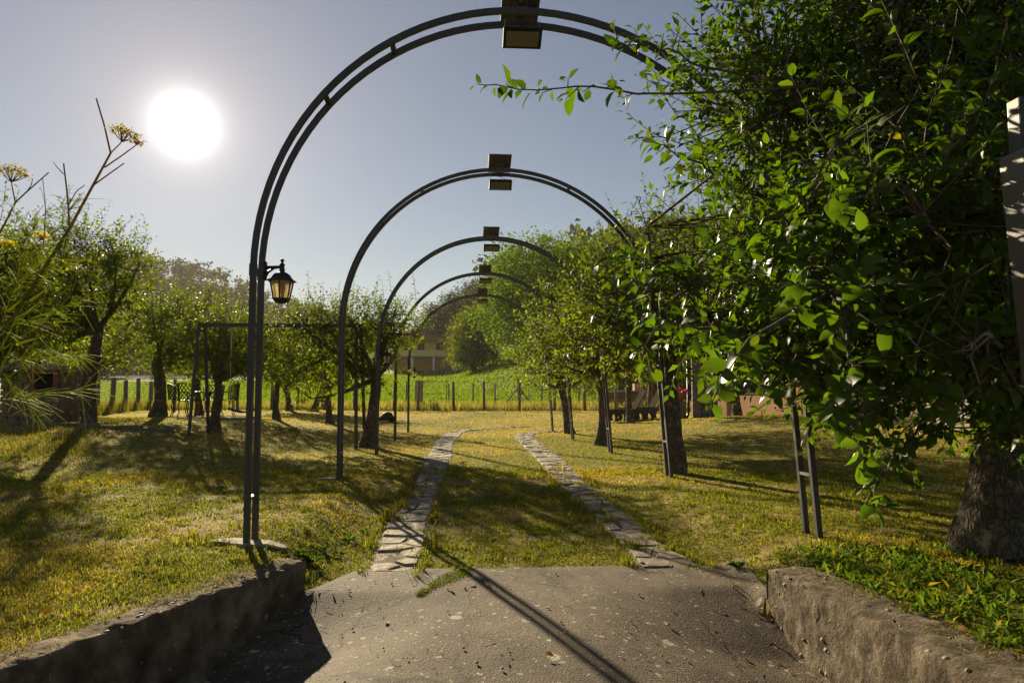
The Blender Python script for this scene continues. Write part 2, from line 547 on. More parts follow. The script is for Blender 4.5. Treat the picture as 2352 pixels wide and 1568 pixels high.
xs_near = np.concatenate([np.linspace(-40, -8, 26)[:-1], np.linspace(-8, -3, 40)[:-1], np.linspace(-3, 3, 130), np.linspace(3, 8, 40)[1:], np.linspace(8, 40, 26)[1:]])
ys_near = np.concatenate([np.linspace(-6, 2, 20)[:-1], np.linspace(2, 6, 101)[:-1], np.linspace(6, 12, 61)[:-1], np.linspace(12, 42, 80)])
tag(grid('lawn', xs_near, ys_near, M['soil'], drop=-0.012), 'short patchy garden lawn between drive and far fence')
tag(grid('meadow', np.linspace(-70, 70, 90), np.concatenate([np.linspace(42, 132, 70)]), M['field'], drop=-0.012), 'bright green meadow rising behind the fences')
xs_h = np.concatenate([np.linspace(-700, -70, 60)[:-1], np.linspace(-70, 70, 24), np.linspace(70, 600, 50)[1:]])
tag(grid('hills', xs_h, np.linspace(132, 1200, 90), M['hill'], drop=-0.05), 'wooded hills behind the meadow')
for nm, a, b in (('side_ground_left', -700, -70), ('side_ground_right', 70, 600)):
    tag(grid('terrain', np.linspace(a, b, 40), np.linspace(42, 132, 20), M['hill'], drop=-0.06), 'rough ground beside the meadow')
for a, b in ((-700, -40), (40, 600)):
    tag(grid('terrain', np.linspace(a, b, 30), np.linspace(-200, 42, 24), M['hill'], drop=-0.3), 'rough ground outside the garden')
tag(grid('terrain', np.linspace(-40, 40, 20), np.linspace(-200, -6, 20), M['asphalt'], drop=-0.3), 'ground behind the viewer')

# drive: asphalt sheet between the walls
def drive_sheet():
    ys = np.linspace(-6, 5.42, 150)
    ts = np.linspace(0, 1, 60)
    v = []
    for y in ys:
        y2 = y
        xl = wall_left_x(min(y2, 4.9)) - .04; xr = wall_right_x(min(y2, 4.53)) + .04
        if y2 > 4.9: xl = -1.53 + (y2 - 4.9) * .5
        if y2 > 4.53: xr += (y2 - 4.53) * .12
        for t in ts:
            x = xl + (xr - xl) * t
            yy = y2
            if y == ys[-1]: yy = y2 + .08 * (fbm(x * 3, 1.7, 5) - .5)
            v.append((x, yy, 0))
    v = np.array(v)
    v[:, 2] = ground(np.clip(v[:, 0], wall_left_x(np.minimum(v[:, 1], 4.9)) + .01, 9), v[:, 1]) + .004 + .012 * (fbm(v[:, 0] * 2.2, v[:, 1] * 2.2, 3) - .5)
    nx, ny = 60, 150
    i = np.arange(ny - 1)[:, None] * nx + np.arange(nx - 1)[None]
    f = np.stack([i, i + 1, i + nx + 1, i + nx], -1).reshape(-1, 4)
    return tag(raw_mesh('driveway', v, f, M['asphalt'], smooth=True), 'worn brown asphalt drive with pale lichen spots', kind='structure')


drive_sheet()

# ------------------------------------------------------------------ retaining walls
M['mossy'] = surf('mossy_concrete', [(0.3, (.08, .062, .040)), (0.5, (.22, .17, .115)), (0.68, (.46, .37, .26))], 5.0, 0.95, (34, 1.0, 0.06), spec=0.1, detail=10)


def retaining_wall(line, thick, side, label, ends):
    """line: inner top edge (x, y) from the far end to the near end; side +1 when the lawn lies to +x"""
    root = thing('retaining_wall', (line[0][0], line[0][1], 0), label, 'wall')
    pts = []
    for (a, b) in zip(line[:-1], line[1:]):
        n = max(2, int(math.dist(a, b) / .03))
        for k in range(n): pts.append((a[0] + (b[0] - a[0]) * k / n, a[1] + (b[1] - a[1]) * k / n))
    pts.append(line[-1])
    prof = []   # (offset outwards, height 0 top .. 1 base)
    NH = 12
    for k in range(NH): prof.append((0.0, 1 - k / (NH - 1) * .96))
    prof += [(.012, .012), (.035, 0.0)] + [(thick * q, 0) for q in (.3, .5, .7, .9, 1.0)] + [(thick, .5)]
    v = []
    for i, (x, y) in enumerate(pts):
        a = pts[max(i - 1, 0)]; b = pts[min(i + 1, len(pts) - 1)]
        t = np.array([b[0] - a[0], b[1] - a[1]]); t /= np.linalg.norm(t)
        nrm = np.array([t[1], -t[0]]) * 1.0
        if nrm[0] * side < 0: nrm = -nrm
        ztop = .012 + .015 * (float(vnoise(y * 1.3, 3.3, 8)) - .5)
        zb = g1(x - nrm[0] * .03, y - nrm[1] * .03) - .12
        for (o, h) in prof:
            face = o < .03
            s = y * 1.0
            dd = (.014 * (float(fbm(s * 4, h * 3.0, 21)) - .5) + .022 * (float(vnoise(s * 26, h * 11, 4)) - .5)) * (1 if face else .0)
            dz = 0 if face and h > .02 else .030 * (float(vnoise(s * 14, o * 40, 9)) - .5)
            v.append((x + nrm[0] * (o + dd), y + nrm[1] * (o + dd), zb + (ztop - zb) * (1 - h) + dz))
    m = len(prof); f = []
    for i in range(len(pts) - 1):
        for k in range(m - 1):
            f.append((i * m + k, i * m + k + 1, (i + 1) * m + k + 1, (i + 1) * m + k))
    f.append(tuple(range(m))); f.append(tuple((len(pts) - 1) * m + k for k in range(m - 1, -1, -1)))
    raw_mesh('wall_body', np.array(v), f, ends or M['concrete'], root, smooth=True)
    # pebbles bedded in the concrete
    pv, pf = [], []
    base = MB().lathe([(.0, -1), (.62, -.75), (.98, 0), (.62, .75), (.0, 1)], 7)
    bv = np.array(base.v)
    rr = random.Random(5 + int(side))
    for _ in range(900):
        i = rr.randrange(len(pts)); x, y = pts[i]
        if y < 1.5: continue
        h = rr.random() ** .8
        a = pts[max(i - 1, 0)]; b = pts[min(i + 1, len(pts) - 1)]
        t = np.array([b[0] - a[0], b[1] - a[1]]); t /= np.linalg.norm(t)
        nrm = np.array([t[1], -t[0]])
        if nrm[0] * side < 0: nrm = -nrm
        zb = g1(x - nrm[0] * .03, y - nrm[1] * .03)
        r = .004 + .014 * rr.random() ** 3
        top = rr.random() < .45
        if top:
            o = rr.random() * thick; z = .006
        else:
            o = .008; z = zb + (0 - zb) * (1 - h)
        sc = np.array([r * rr.uniform(.7, 1.2), r * rr.uniform(.8, 1.5), r * rr.uniform(.7, 1.3)]) * (np.array([1, 1, .6]) if top else 1)
        q = bv * sc + np.array([x + nrm[0] * o, y + nrm[1] * o, z])
        k0 = len(pv); pv += q.tolist(); pf += [tuple(k0 + j for j in ff) for ff in base.f]
    tag(raw_mesh('pebbles', np.array(pv), pf, M['pebble'], root, smooth=True), kind='stuff')
    return root


retaining_wall([(-1.53, 4.92), (-2.28, 3.03), (-3.3, .5), (-4.2, -1.7)], .17, -1, 'low mossy concrete retaining wall in shade left of the drive', M['mossy'])
retaining_wall([(1.36, 4.56), (1.40, 2.7), (1.46, .0), (1.5, -1.7)], .30, 1, 'low pebbly concrete retaining wall right of the drive', None)


# ------------------------------------------------------------------ flagstone tracks
def resample(pts, step):
    pts = np.array(pts); d = np.r_[0, np.cumsum(np.linalg.norm(np.diff(pts, axis=0), axis=1))]
    n = int(d[-1] / step) + 1
    s = np.linspace(0, d[-1], n)
    # smooth (Catmull-like by linear + box filter)
    x = np.interp(s, d, pts[:, 0]); y = np.interp(s, d, pts[:, 1]); w = np.interp(s, d, pts[:, 2])
    k = np.ones(9) / 9
    for a in (x, y, w):
        a[4:-4] = np.convolve(a, k, 'valid')
    return s, x, y, w


TRACKS = {}
L_EDGE = [(1312, 838, 962), (1250, 858, 985), (1200, 884, 990), (1150, 930, 1006), (1100, 952, 1024), (1050, 976, 1040), (1015, 998, 1046), (996, 1018, 1062), (988, 1042, 1078)]
R_EDGE = [(1302, 1462, 1630), (1250, 1424, 1528), (1200, 1374, 1470), (1150, 1322, 1402), (1100, 1270, 1342), (1050, 1224, 1292), (1020, 1195, 1246), (1004, 1180, 1230)]


def track_line(edge, tail):
    out = []
    for (py, a, b) in edge:
        A, B = at(a, py), at(b, py)
        out.append(((A[0] + B[0]) / 2, (A[1] + B[1]) / 2, abs(B[0] - A[0]) / 2))
    return out + tail


TRACKS['left'] = track_line(L_EDGE, [(.05, 22.9, .22), (.7, 23.5, .13), (1.6, 23.8, .07)])
TRACKS['right'] = track_line(R_EDGE, [(1.15, 20.1, .27), (1.7, 21.1, .18), (2.6, 21.6, .10), (3.4, 21.8, .06)])
TRACK_SAMPLES = []


def clip_poly(poly, p, q):
    """keep the side nearer p than q"""
    mx, my = (p[0] + q[0]) / 2, (p[1] + q[1]) / 2
    nx, ny = q[0] - p[0], q[1] - p[1]
    out = []
    for i in range(len(poly)):
        a, b = poly[i], poly[(i + 1) % len(poly)]
        da = (a[0] - mx) * nx + (a[1] - my) * ny; db = (b[0] - mx) * nx + (b[1] - my) * ny
        if da <= 0: out.append(a)
        if da * db < 0:
            t = da / (da - db); out.append((a[0] + (b[0] - a[0]) * t, a[1] + (b[1] - a[1]) * t))
    return out


def stone_track(key, label, seed):
    s, x, y, w = resample(TRACKS[key], .06)
    TRACK_SAMPLES.append((x, y, w))
    dx, dy = np.gradient(x, s), np.gradient(y, s)
    ln = np.hypot(dx, dy); dx /= ln; dy /= ln
    L = s[-1]

    def W(ss, tt):
        px = np.interp(ss, s, x); py = np.interp(ss, s, y); ww = np.interp(ss, s, w)
        nx, ny = np.interp(ss, s, dy), -np.interp(ss, s, dx)
        return px + nx * tt * ww, py + ny * tt * ww
    v = []; T = np.linspace(-1.08, 1.08, 9)
    for i, ss in enumerate(s):
        for t in T:
            X, Y = W(ss, t * (1 + .12 * (float(vnoise(ss * 3, t * 2, seed)) - .5)))
            v.append((X, Y, g1(X, Y) - .003 + .014 * (float(vnoise(X * 9, Y * 9, 2)) - .5) - (.03 if abs(t) > 1.0 else 0)))
    m = len(T)
    i = np.arange(len(s) - 1)[:, None] * m + np.arange(m - 1)[None]
    f = np.stack([i, i + 1, i + m + 1, i + m], -1).reshape(-1, 4)
    bed = tag(raw_mesh('stone_path', np.array(v), f, M['mortar'], smooth=True), label, kind='structure')
    rr = random.Random(seed)
    seeds = []
    ss = .05
    while ss < L:
        ww = float(np.interp(ss, s, w))
        stp = rr.uniform(.22, .52)
        c = rr.choice([1, 2, 2, 2, 3]) if ww > .3 else rr.choice([1, 2, 2])
        offs = {1: [0], 2: [-.5, .5], 3: [-.66, 0, .66]}[c]
        for o in offs: seeds.append((ss + rr.uniform(-.17, .17), (o + rr.uniform(-.3, .3)) * ww))
        ss += stp
    count = 0
    for a, p in enumerate(seeds):
        ww = float(np.interp(p[0], s, w))
        e = [rr.uniform(.82, 1.0) for _ in range(4)]
        poly = [(p[0] - .5, -ww * e[0]), (p[0] + .5, -ww * e[1]), (p[0] + .5, ww * e[2]), (p[0] - .5, ww * e[3])]
        for b, q in enumerate(seeds):
            if b != a and abs(q[0] - p[0]) < 1.2: poly = clip_poly(poly, p, q)
            if len(poly) < 3: break
        if len(poly) < 3: continue
        cx = sum(k[0] for k in poly) / len(poly); cy_ = sum(k[1] for k in poly) / len(poly)
        gap = rr.uniform(.004, .016)
        ring = []
        for k in range(len(poly)):
            A, B = poly[k], poly[(k + 1) % len(poly)]
            d = math.dist(A, B); nseg = max(1, min(4, int(d / .11)))
            for j in range(nseg):
                u = A[0] + (B[0] - A[0]) * j / nseg; t = A[1] + (B[1] - A[1]) * j / nseg
                r = math.hypot(u - cx, t - cy_)
                if r < .02: continue
                kk = (r - gap - rr.uniform(0, .03)) / r * (0.93 if j == 0 else 1.0)
                ring.append((cx + (u - cx) * kk, cy_ + (t - cy_) * kk))
        if len(ring) < 4: continue
        far = cx > 14
        hgt = rr.uniform(-.001, .012); tx, ty = rr.uniform(-.03, .03), rr.uniform(-.03, .03)
        vs = []
        for lev, (kk, dz) in enumerate(((1.03, -.03), (1.0, hgt - .008), (.93, hgt), (.5, hgt + rr.uniform(-.004, .006)))):
            for (u, t) in ring:
                uu, tt = cx + (u - cx) * kk, cy_ + (t - cy_) * kk
                X, Y = W(uu, tt / ww)
                jz = (rr.uniform(-.003, .003) if lev > 1 else 0)
                vs.append((float(X), float(Y), g1(X, Y) + dz + (u - cx) * tx * (lev > 0) + (t - cy_) * ty * (lev > 0) + jz))
        n = len(ring); fs = []
        X, Y = W(cx, cy_ / ww); vs.append((float(X), float(Y), g1(X, Y) + hgt + .002))
        for lev in range(3):
            for k in range(n):
                k2 = (k + 1) % n; fs.append((lev * n + k, lev * n + k2, (lev + 1) * n + k2, (lev + 1) * n + k))
        fs += [(3 * n + k, 3 * n + (k + 1) % n, 4 * n) for k in range(n)]
        # orientation of the ring may be either way: make the tops face up
        A, B, Cc = (np.array(vs[i]) for i in (3 * n, 3 * n + 1, 4 * n))
        if np.cross(B - A, Cc - A)[2] < 0: fs = [q[::-1] for q in fs]
        raw_mesh('flagstone', np.array(vs), fs, rr.choice(STONES), bed, smooth=False)
        count += 1
    return bed


stone_track('left', 'left flagstone wheel track running from the drive', 11)
stone_track('right', 'right flagstone wheel track curving towards the house', 12)


# ------------------------------------------------------------------ plants: leaf machinery
# leaf template: x along, y across, z up; arched, folded on the midrib
def leaf_template(level):
    st = {2: [(0, .0, 0), (.10, .15, .0), (.26, .255, -.01), (.46, .295, -.03), (.66, .25, -.08), (.83, .145, -.15), (.94, .055, -.205), (1.0, 0, -.24)],
          1: [(0, .0, 0), (.22, .23, -.0), (.52, .29, -.04), (.82, .15, -.14), (1.0, 0, -.24)],
          0: [(0, .0, 0), (.40, .27, -.01), (1.0, 0, -.18)]}[level]
    v = [(st[0][0], 0, 0)]; f = []
    prev = (0,)
    for i in range(1, len(st) - 1):
        x, w, z = st[i]
        b = len(v); v += [(x, -w, z + .07 * (w / .29)), (x, 0, z), (x, w, z + .07 * (w / .29))]
        if len(prev) == 1: f += [(prev[0], b, b + 1), (prev[0], b + 1, b + 2)]
        else: f += [(prev[0], b, b + 1), (prev[0], b + 1, prev[1]), (prev[1], b + 1, b + 2), (prev[1], b + 2, prev[2])]
        prev = (b, b + 1, b + 2)
    b = len(v); v.append((1.0, 0, st[-1][2])); f += [(prev[0], b, prev[1]), (prev[1], b, prev[2])]
    return np.array(v, float), np.array(f, int)


LEAF_HI, LEAF_MID, LEAF_LO = leaf_template(2), leaf_template(1), leaf_template(0)


def unit(a):
    return a / np.maximum(np.linalg.norm(a, axis=-1, keepdims=True), 1e-9)


def leaf_frames(D, N):
    D = unit(D); B = unit(np.cross(N, D)); N = np.cross(D, B)
    return D, B, N


def leaf_verts(P, D, N, S, tpl):
    D, B, N = leaf_frames(D, N)
    t, f = tpl
    S = S[:, None, None]
    v = P[:, None] + S * (t[None, :, 0:1] * D[:, None] + t[None, :, 1:2] * B[:, None] + t[None, :, 2:3] * N[:, None])
    n = len(P)
    ff = (np.arange(n)[:, None, None] * len(t) + f[None]).reshape(-1, 3)
    return v.reshape(-1, 3), ff


def leaf_colours(rng, n, base=(.092, .135, .014), yellow=.003):
    k = rng.random(n)[:, None]
    c = np.array(base) * (0.65 + .75 * k)
    c = c * (1 + (rng.random((n, 3)) - .5) * np.array([.35, .15, .3]))
    y = rng.random(n) < yellow
    c[y] = np.array([.26, .21, .03])
    return c


def twigs(rng, P0, D0, L, m, leaf, droop=.15, spread=1.0):
    """leaves along twigs. returns twig polylines (n,4,3) and leaf arrays"""
    n = len(P0)
    bend = unit(rng.normal(size=(n, 3))) * .22 + np.array([0, 0, .12])
    ts = np.linspace(0, 1, 5)
    line = P0[:, None] + L[:, None, None] * (ts[None, :, None] * D0[:, None] + (ts ** 2)[None, :, None] * bend[:, None])
    tl = np.linspace(.12, 1.0, m)
    P = P0[:, None] + L[:, None, None] * (tl[None, :, None] * D0[:, None] + (tl ** 2)[None, :, None] * bend[:, None])
    T = unit(D0[:, None] + 2 * tl[None, :, None] * bend[:, None]) * np.ones((n, m, 1))
    a = unit(np.cross(T, rng.normal(size=(n, 1, 3)))); b = np.cross(T, a)
    ang = np.arange(m)[None] * 2.4 + rng.random((n, 1)) * 6.28 + rng.normal(size=(n, m)) * .4
    side = a * np.cos(ang)[..., None] + b * np.sin(ang)[..., None]
    fwd = np.linspace(.45, 1.1, m)[None, :, None]
    D = unit(side * spread + T * fwd + np.array([0, 0, -droop]) + rng.normal(size=(n, m, 3)) * .18)
    N = unit(T * .7 + np.array([0, 0, .75]) + rng.normal(size=(n, m, 3)) * .35)
    S = leaf * (rng.uniform(.48, 1.22, size=(n, m))) * np.interp(tl, [0, .6, 1], [.9, 1.05, .7])[None]
    P = P + D * .012
    return line, P.reshape(-1, 3), D.reshape(-1, 3), N.reshape(-1, 3), S.reshape(-1)


def strands(lines, r0, r1, nside=3):
    """thin tubes along many polylines (n,k,3) as arrays"""
    n, k, _ = lines.shape
    T = unit(np.gradient(lines, axis=1))
    ref = np.where(np.abs(T[..., 2:3]) > .9, np.array([1., 0, 0]), np.array([0, 0, 1.]))
    A = unit(np.cross(T, ref)); B = np.cross(T, A)
    r0 = np.broadcast_to(np.asarray(r0, float), (n,)); r1 = np.broadcast_to(np.asarray(r1, float), (n,))
    t = np.linspace(0, 1, k)
    R = r0[:, None] * (1 - t) + r1[:, None] * t
    ang = np.arange(nside) * 2 * PI / nside
    v = lines[:, :, None] + R[:, :, None, None] * (A[:, :, None] * np.cos(ang)[None, None, :, None] + B[:, :, None] * np.sin(ang)[None, None, :, None])
    idx = np.arange(n * k * nside).reshape(n, k, nside)
    a = idx[:, :-1]; b = idx[:, 1:]
    f = np.stack([a, np.roll(a, -1, 2), np.roll(b, -1, 2), b], -1).reshape(-1, 4)
    return v.reshape(-1, 3), f


def bez(a, b, c, n):
    t = np.linspace(0, 1, n)[:, None]
    return (1 - t) ** 2 * a + 2 * t * (1 - t) * b + t * t * c


def join(parts):
    vs, fs, o = [], [], 0
    for v, f in parts:
        vs.append(v); fs.append(f + o); o += len(v)
    return np.concatenate(vs), np.concatenate(fs)


def trunk_mesh(name, pts, radii, parent, seed, n=14):
    if max(radii) > .1 and n > 10:          # finer rings and sides so the bark can be lumpy
        t = np.linspace(0, 1, len(pts)); q = np.linspace(0, 1, 46); a = np.array(pts)
        pts = [tuple(np.interp(q, t, a[:, j])[i] for j in range(3)) for i in range(46)]; radii = list(np.interp(q, t, radii)); n = 30
    mb = MB().tube(pts, radii, n)
    v = np.array(mb.v)
    ctr = np.repeat(np.array([tuple(p) for p in pts]), n, 0)
    d = v - ctr
    ang = np.arctan2(d[:, 1], d[:, 0])
    k = 1 + .34 * (fbm(np.cos(ang) * 1.6 + 5, v[:, 2] * 3.0 + np.sin(ang) * 1.6, seed) - .5) + .20 * (vnoise(ang * 3.0, v[:, 2] * 5, seed + 3) - .5) + .13 * (vnoise(np.cos(ang) * 7 + v[:, 2] * 2, np.sin(ang) * 7 + v[:, 2] * 9, seed + 5) - .5)
    v = ctr + d * k[:, None]
    return raw_mesh(name, v, mb.f, M['trunk'], parent, smooth=True)


TREE_STATS = []


def apple_tree(base, label, blobs, seed, trunk_h=1.3, trunk_r=.13, lean=(0, 0), n_twig=520, m=11, leaf=.085, twig_len=(.22, .5),
               shoots=14, group=None, hi=False, extra=None, part_leaves=0, base_col=(.092, .135, .014), name='apple_tree', limb_r=.06, fork=None):
    """blobs: (centre, radii) in metres relative to the trunk base"""
    rng = np.random.default_rng(seed)
    bx, by = base
    B0 = np.array([bx, by, g1(bx, by) - .03])
    root = thing(name, tuple(B0), label, 'tree', group)
    top = B0 + np.array([lean[0], lean[1], trunk_h])
    k = 14
    pts, rad = [], []
    for i in range(k):
        t = i / (k - 1)
        p = B0 + (top - B0) * t + np.array([math.sin(t * 4 + seed) * .035, math.cos(t * 3 + seed) * .03, 0]) * trunk_r / .13
        pts.append(tuple(p)); rad.append(trunk_r * (1.32 - .5 * min(1, t * 3.2) - .06 * t) if t < .32 else trunk_r * (.82 - .10 * t))
    pts.append(tuple(top + np.array([0, 0, .06]))); rad.append(trunk_r * .45)
    trunk_mesh('trunk', pts, rad, root, seed)
    C = [B0 + np.array(b[0]) for b in blobs]; R = [np.array(b[1]) for b in blobs]
    vol = np.array([r[0] * r[1] * r[2] for r in R]); vol /= vol.sum()
    cen = sum(c * w for c, w in zip(C, vol))

    def sample(n, shell):
        which = rng.choice(len(blobs), n, p=vol)
        d = unit(rng.normal(size=(n, 3)))
        rr = rng.random(n) ** shell
        Cn = np.array(C)[which]; Rn = np.array(R)[which]
        bump = 1 + .28 * (vnoise(d[:, 0] * 3 + which * 5, d[:, 2] * 3 + d[:, 1] * 2, seed) - .5)
        return Cn + d * Rn * (rr * bump)[:, None], d
    # limbs and branches
    skel = []
    parts = []
    nl = 6 + len(blobs)
    ends = np.concatenate([np.array([c + r * np.array([.15, .15, .1]) * rng.normal(size=3) for c, r in zip(C, R)]), sample(nl, .6)[0]])
    for e in ends:
        mid = (top + e) / 2 + rng.normal(size=3) * .16 + np.array([0, 0, -.05])
        ln = bez(top + rng.normal(size=3) * .02, mid, e, 9)
        skel.append(ln)
        parts.append(strands(ln[None], limb_r * rng.uniform(.7, 1.15), .014, 6))
    sk = np.concatenate(skel)
    subs = sample(70, .45)[0]
    new = []
    for e in subs:
        dd = np.linalg.norm(sk - e, axis=1) + .4 * np.maximum(0, np.linalg.norm(sk - top, axis=1) - np.linalg.norm(e - top))
        s0 = sk[np.argmin(dd)]
        ln = bez(s0, (s0 + e) / 2 + rng.normal(size=3) * .08, e, 6)
        new.append(ln)
    parts.append(strands(np.array(new), .018, .006, 4))
    sk = np.concatenate([sk] + new)
    # twigs
    P0, d = sample(n_twig, .38)
    P0 = P0 - d * .12
    D0 = unit(d * .75 + unit(P0 - cen) * .35 + np.array([0, 0, .35]) + rng.normal(size=(n_twig, 3)) * .45)
    Lt = rng.uniform(twig_len[0], twig_len[1], n_twig)
    near = sk[np.array([np.argmin(np.sum((sk - p) ** 2, 1)) for p in P0])]
    cl_ = np.stack([near, (near + P0) / 2 + rng.normal(size=P0.shape) * .03, P0], 1)
    parts.append(strands(cl_ if hi else cl_[::2, ::2], .007, .004, 3))
    allP = [twigs(rng, P0, D0, Lt, m, leaf)]
    # upright water shoots on top
    if shoots:
        which = rng.choice(len(blobs), shoots, p=vol)
        a = rng.random(shoots) * 6.28; q = np.sqrt(rng.random(shoots)) * .85
        Cn = np.array(C)[which]; Rn = np.array(R)[which]
        Ps = Cn + np.stack([Rn[:, 0] * q * np.cos(a), Rn[:, 1] * q * np.sin(a), Rn[:, 2] * np.sqrt(1 - q * q) * .86], 1)
        Ds = unit(np.stack([rng.normal(size=shoots) * .22, rng.normal(size=shoots) * .22, np.ones(shoots)], 1))
        allP.append(twigs(rng, Ps, Ds, rng.uniform(.45, .85, shoots), 18, leaf * .95, .1, 1.1))
    if extra:                                # explicit branch sprays: start, end, leaves
        for (a, b, cnt, sag) in extra:
            a, b = np.array(a), np.array(b)
            ln = bez(a, (a + b) / 2 + np.array([0, 0, sag]), b, 10)
            wob = rng.normal(size=(10, 3)) * .022; wob[0] = 0; ln = ln + np.cumsum(wob, 0) * .6
            parts.append(strands(ln[None], .007, .003, 5))
            s0 = near_pt = sk[np.argmin(np.sum((sk - a) ** 2, 1))]
            parts.append(strands(bez(s0, (s0 + a) / 2, a, 5)[None], .010, .007, 5))
            tt = np.linspace(.08, 1, cnt)
            P = np.stack([np.interp(tt, np.linspace(0, 1, 10), ln[:, j]) for j in range(3)], 1)
            Tn = unit(np.gradient(P, axis=0))
            allP.append(twigs(rng, P, unit(Tn * .8 + rng.normal(size=P.shape) * .5), np.full(cnt, .09), 4, leaf))
    parts += [strands(a[0][:, ::2] if part_leaves else a[0][:: (1 if hi else 2), ::2], .0042, .0022, 3) for a in allP]
    v, f = join(parts)
    raw_mesh('branches', v, f, M['twig'] if not hi else M['bark'], root, smooth=True)
    P = np.concatenate([a[1] for a in allP]); D = np.concatenate([a[2] for a in allP]); N = np.concatenate([a[3] for a in allP]); S = np.concatenate([a[4] for a in allP])
    cols = leaf_colours(rng, len(P), base_col)
    keep = (P[:, 2] > g1(bx, by) + .15) & ~((P[:, 1] < 2.75) & (P[:, 0] > 1.02))      # pruned clear of the gate post
    P, D, N, S, cols = P[keep], D[keep], N[keep], S[keep], cols[keep]
    if part_leaves:
        # leaves that show largest: nearest to the viewer and on the visible side
        rel = P - CAM; z = rel @ FWD; x = rel @ RGT / z; y = rel @ UPV / z
        inview = (z > .3) & (np.abs(x) < .69) & (np.abs(y) < .46)
        score = np.where(inview, S / np.maximum(z, .1), 0)
        idx = np.argsort(-score)[:part_leaves]
        t, tf = LEAF_HI
        variants = []
        for q in range(5):
            me = bpy.data.meshes.new('leaf')
            tv = t.copy(); tv[:, 2] *= (.6 + .3 * q); tv[:, 1] *= (.9 + .06 * q)
            me.from_pydata(tv.tolist(), [], tf.tolist())
            ca = me.color_attributes.new('Col', 'FLOAT_COLOR', 'POINT')
            cc = np.ones((len(tv), 4), np.float32); cc[:, :3] = np.array(base_col) * (.75 + .13 * q)
            ca.data.foreach_set('color', cc.ravel())
            me.polygons.foreach_set('use_smooth', np.ones(len(tf), bool))
            me.materials.append(M['near_leaf']); variants.append(me)
        Df, Bf, Nf = leaf_frames(D[idx], N[idx])
        for j, i in enumerate(idx):
            o = bpy.data.objects.new('leaf', variants[j % 5]); COL.objects.link(o); o.parent = root
            s = float(S[i]); p = P[i] - B0
            o.matrix_local = Matrix(((Df[j, 0] * s, Bf[j, 0] * s, Nf[j, 0] * s, p[0]), (Df[j, 1] * s, Bf[j, 1] * s, Nf[j, 1] * s, p[1]),
                                     (Df[j, 2] * s, Bf[j, 2] * s, Nf[j, 2] * s, p[2]), (0, 0, 0, 1)))
        msk = np.ones(len(P), bool); msk[idx] = False
        P, D, N, S, cols = P[msk], D[msk], N[msk], S[msk], cols[msk]
    dist = np.linalg.norm(P - CAM, axis=1)
    vs_, fs_, cs_, o_ = [], [], [], 0
    for sel, tpl in (((dist < 3.0) & hi, LEAF_HI), ((dist >= 3.0) & (dist < 4.4) & hi, LEAF_MID), (((dist >= 4.4) & hi) | (not hi), LEAF_LO)):
        v, f = leaf_verts(P[sel], D[sel], N[sel], S[sel], tpl)
        vs_.append(v); fs_.append(f + o_); cs_.append(np.repeat(cols[sel], len(tpl[0]), 0)); o_ += len(v)
    v, f = np.concatenate(vs_), np.concatenate(fs_)
    tag(raw_mesh('crown', v, f, M['near_leaf'] if part_leaves else M['leaf'], root, smooth=True, cols=np.concatenate(cs_)), kind='stuff')
    TREE_STATS.append((label, len(P), len(f)))
    return root


# right-hand row ----------------------------------------------------
def E_(a, b, cnt, sag=.05):
    return (aty(*a), aty(*b), cnt, sag)


apple_tree((3.12, 5.0), 'big near apple tree on the right, leaves filling the upper corner', [
    ((-.45, -.1, 2.45), (1.5, 1.4, 1.35)), ((.6, .2, 2.5), (1.5, 1.6, 1.5)), ((-1.45, -.3, 2.95), (.95, .95, .75)), ((-1.75, -.5, 1.75), (.95, .9, .62)),
    ((-2.0, -1.9, 1.62), (.52, .6, .5)), ((-1.35, -1.6, 2.0), (.8, .8, .8)), ((-.9, -.4, 3.7), (1.1, 1.1, .7)), ((.5, -.2, 3.9), (1.5, 1.4, .8)), ((-.55, -1.2, 1.25), (.8, .8, .5)), ((-1.5, -2.2, 1.25), (.45, .45, .32)), ((-1.25, -.9, 1.3), (.8, .75, .45)), ((-.35, -.9, 1.05), (.75, .7, .4)), ((-1.8, -1.4, 1.25), (.5, .5, .36))],
    seed=3, trunk_h=1.35, trunk_r=.225, lean=(.36, .05), n_twig=5000, m=12, leaf=.090, base_col=(.066, .112, .011), twig_len=(.2, .46), shoots=16, hi=True, part_leaves=300, limb_r=.05,
    extra=[E_((1560, 215, 4.0), (1182, 205, 3.7), 13, .04), E_((1600, 150, 4.0), (1385, 60, 3.7), 11, .05), E_((1640, 400, 4.0), (1510, 318, 3.8), 8, .03),
           E_((1640, 740, 3.4), (1452, 790, 3.2), 8, .05), E_((1720, 780, 2.6), (1640, 910, 2.45), 6, .03), E_((1950, 820, 2.6), (1905, 930, 2.5), 6, .03),
           E_((2120, 960, 3.4), (1975, 1160, 3.2), 10, .06), E_((2280, 780, 2.4), (2210, 860, 2.3), 6, .03), E_((2050, 900, 3.2), (1900, 1000, 3.0), 8, .05),
           E_((2200, 930, 3.3), (2070, 1090, 3.2), 8, .04)])
apple_tree((2.36, 10.1), 'apple tree with gnarled hollow trunk behind the second arch, right side', [
    ((.1, 0, 2.5), (1.6, 1.5, 1.05)), ((-.75, -.2, 2.1), (.9, .9, .75)), ((1.3, .1, 2.3), (1.2, 1.1, 1.0))], seed=14, trunk_h=1.75, trunk_r=.125, n_twig=1700, m=12, leaf=.082, shoots=26, hi=True)
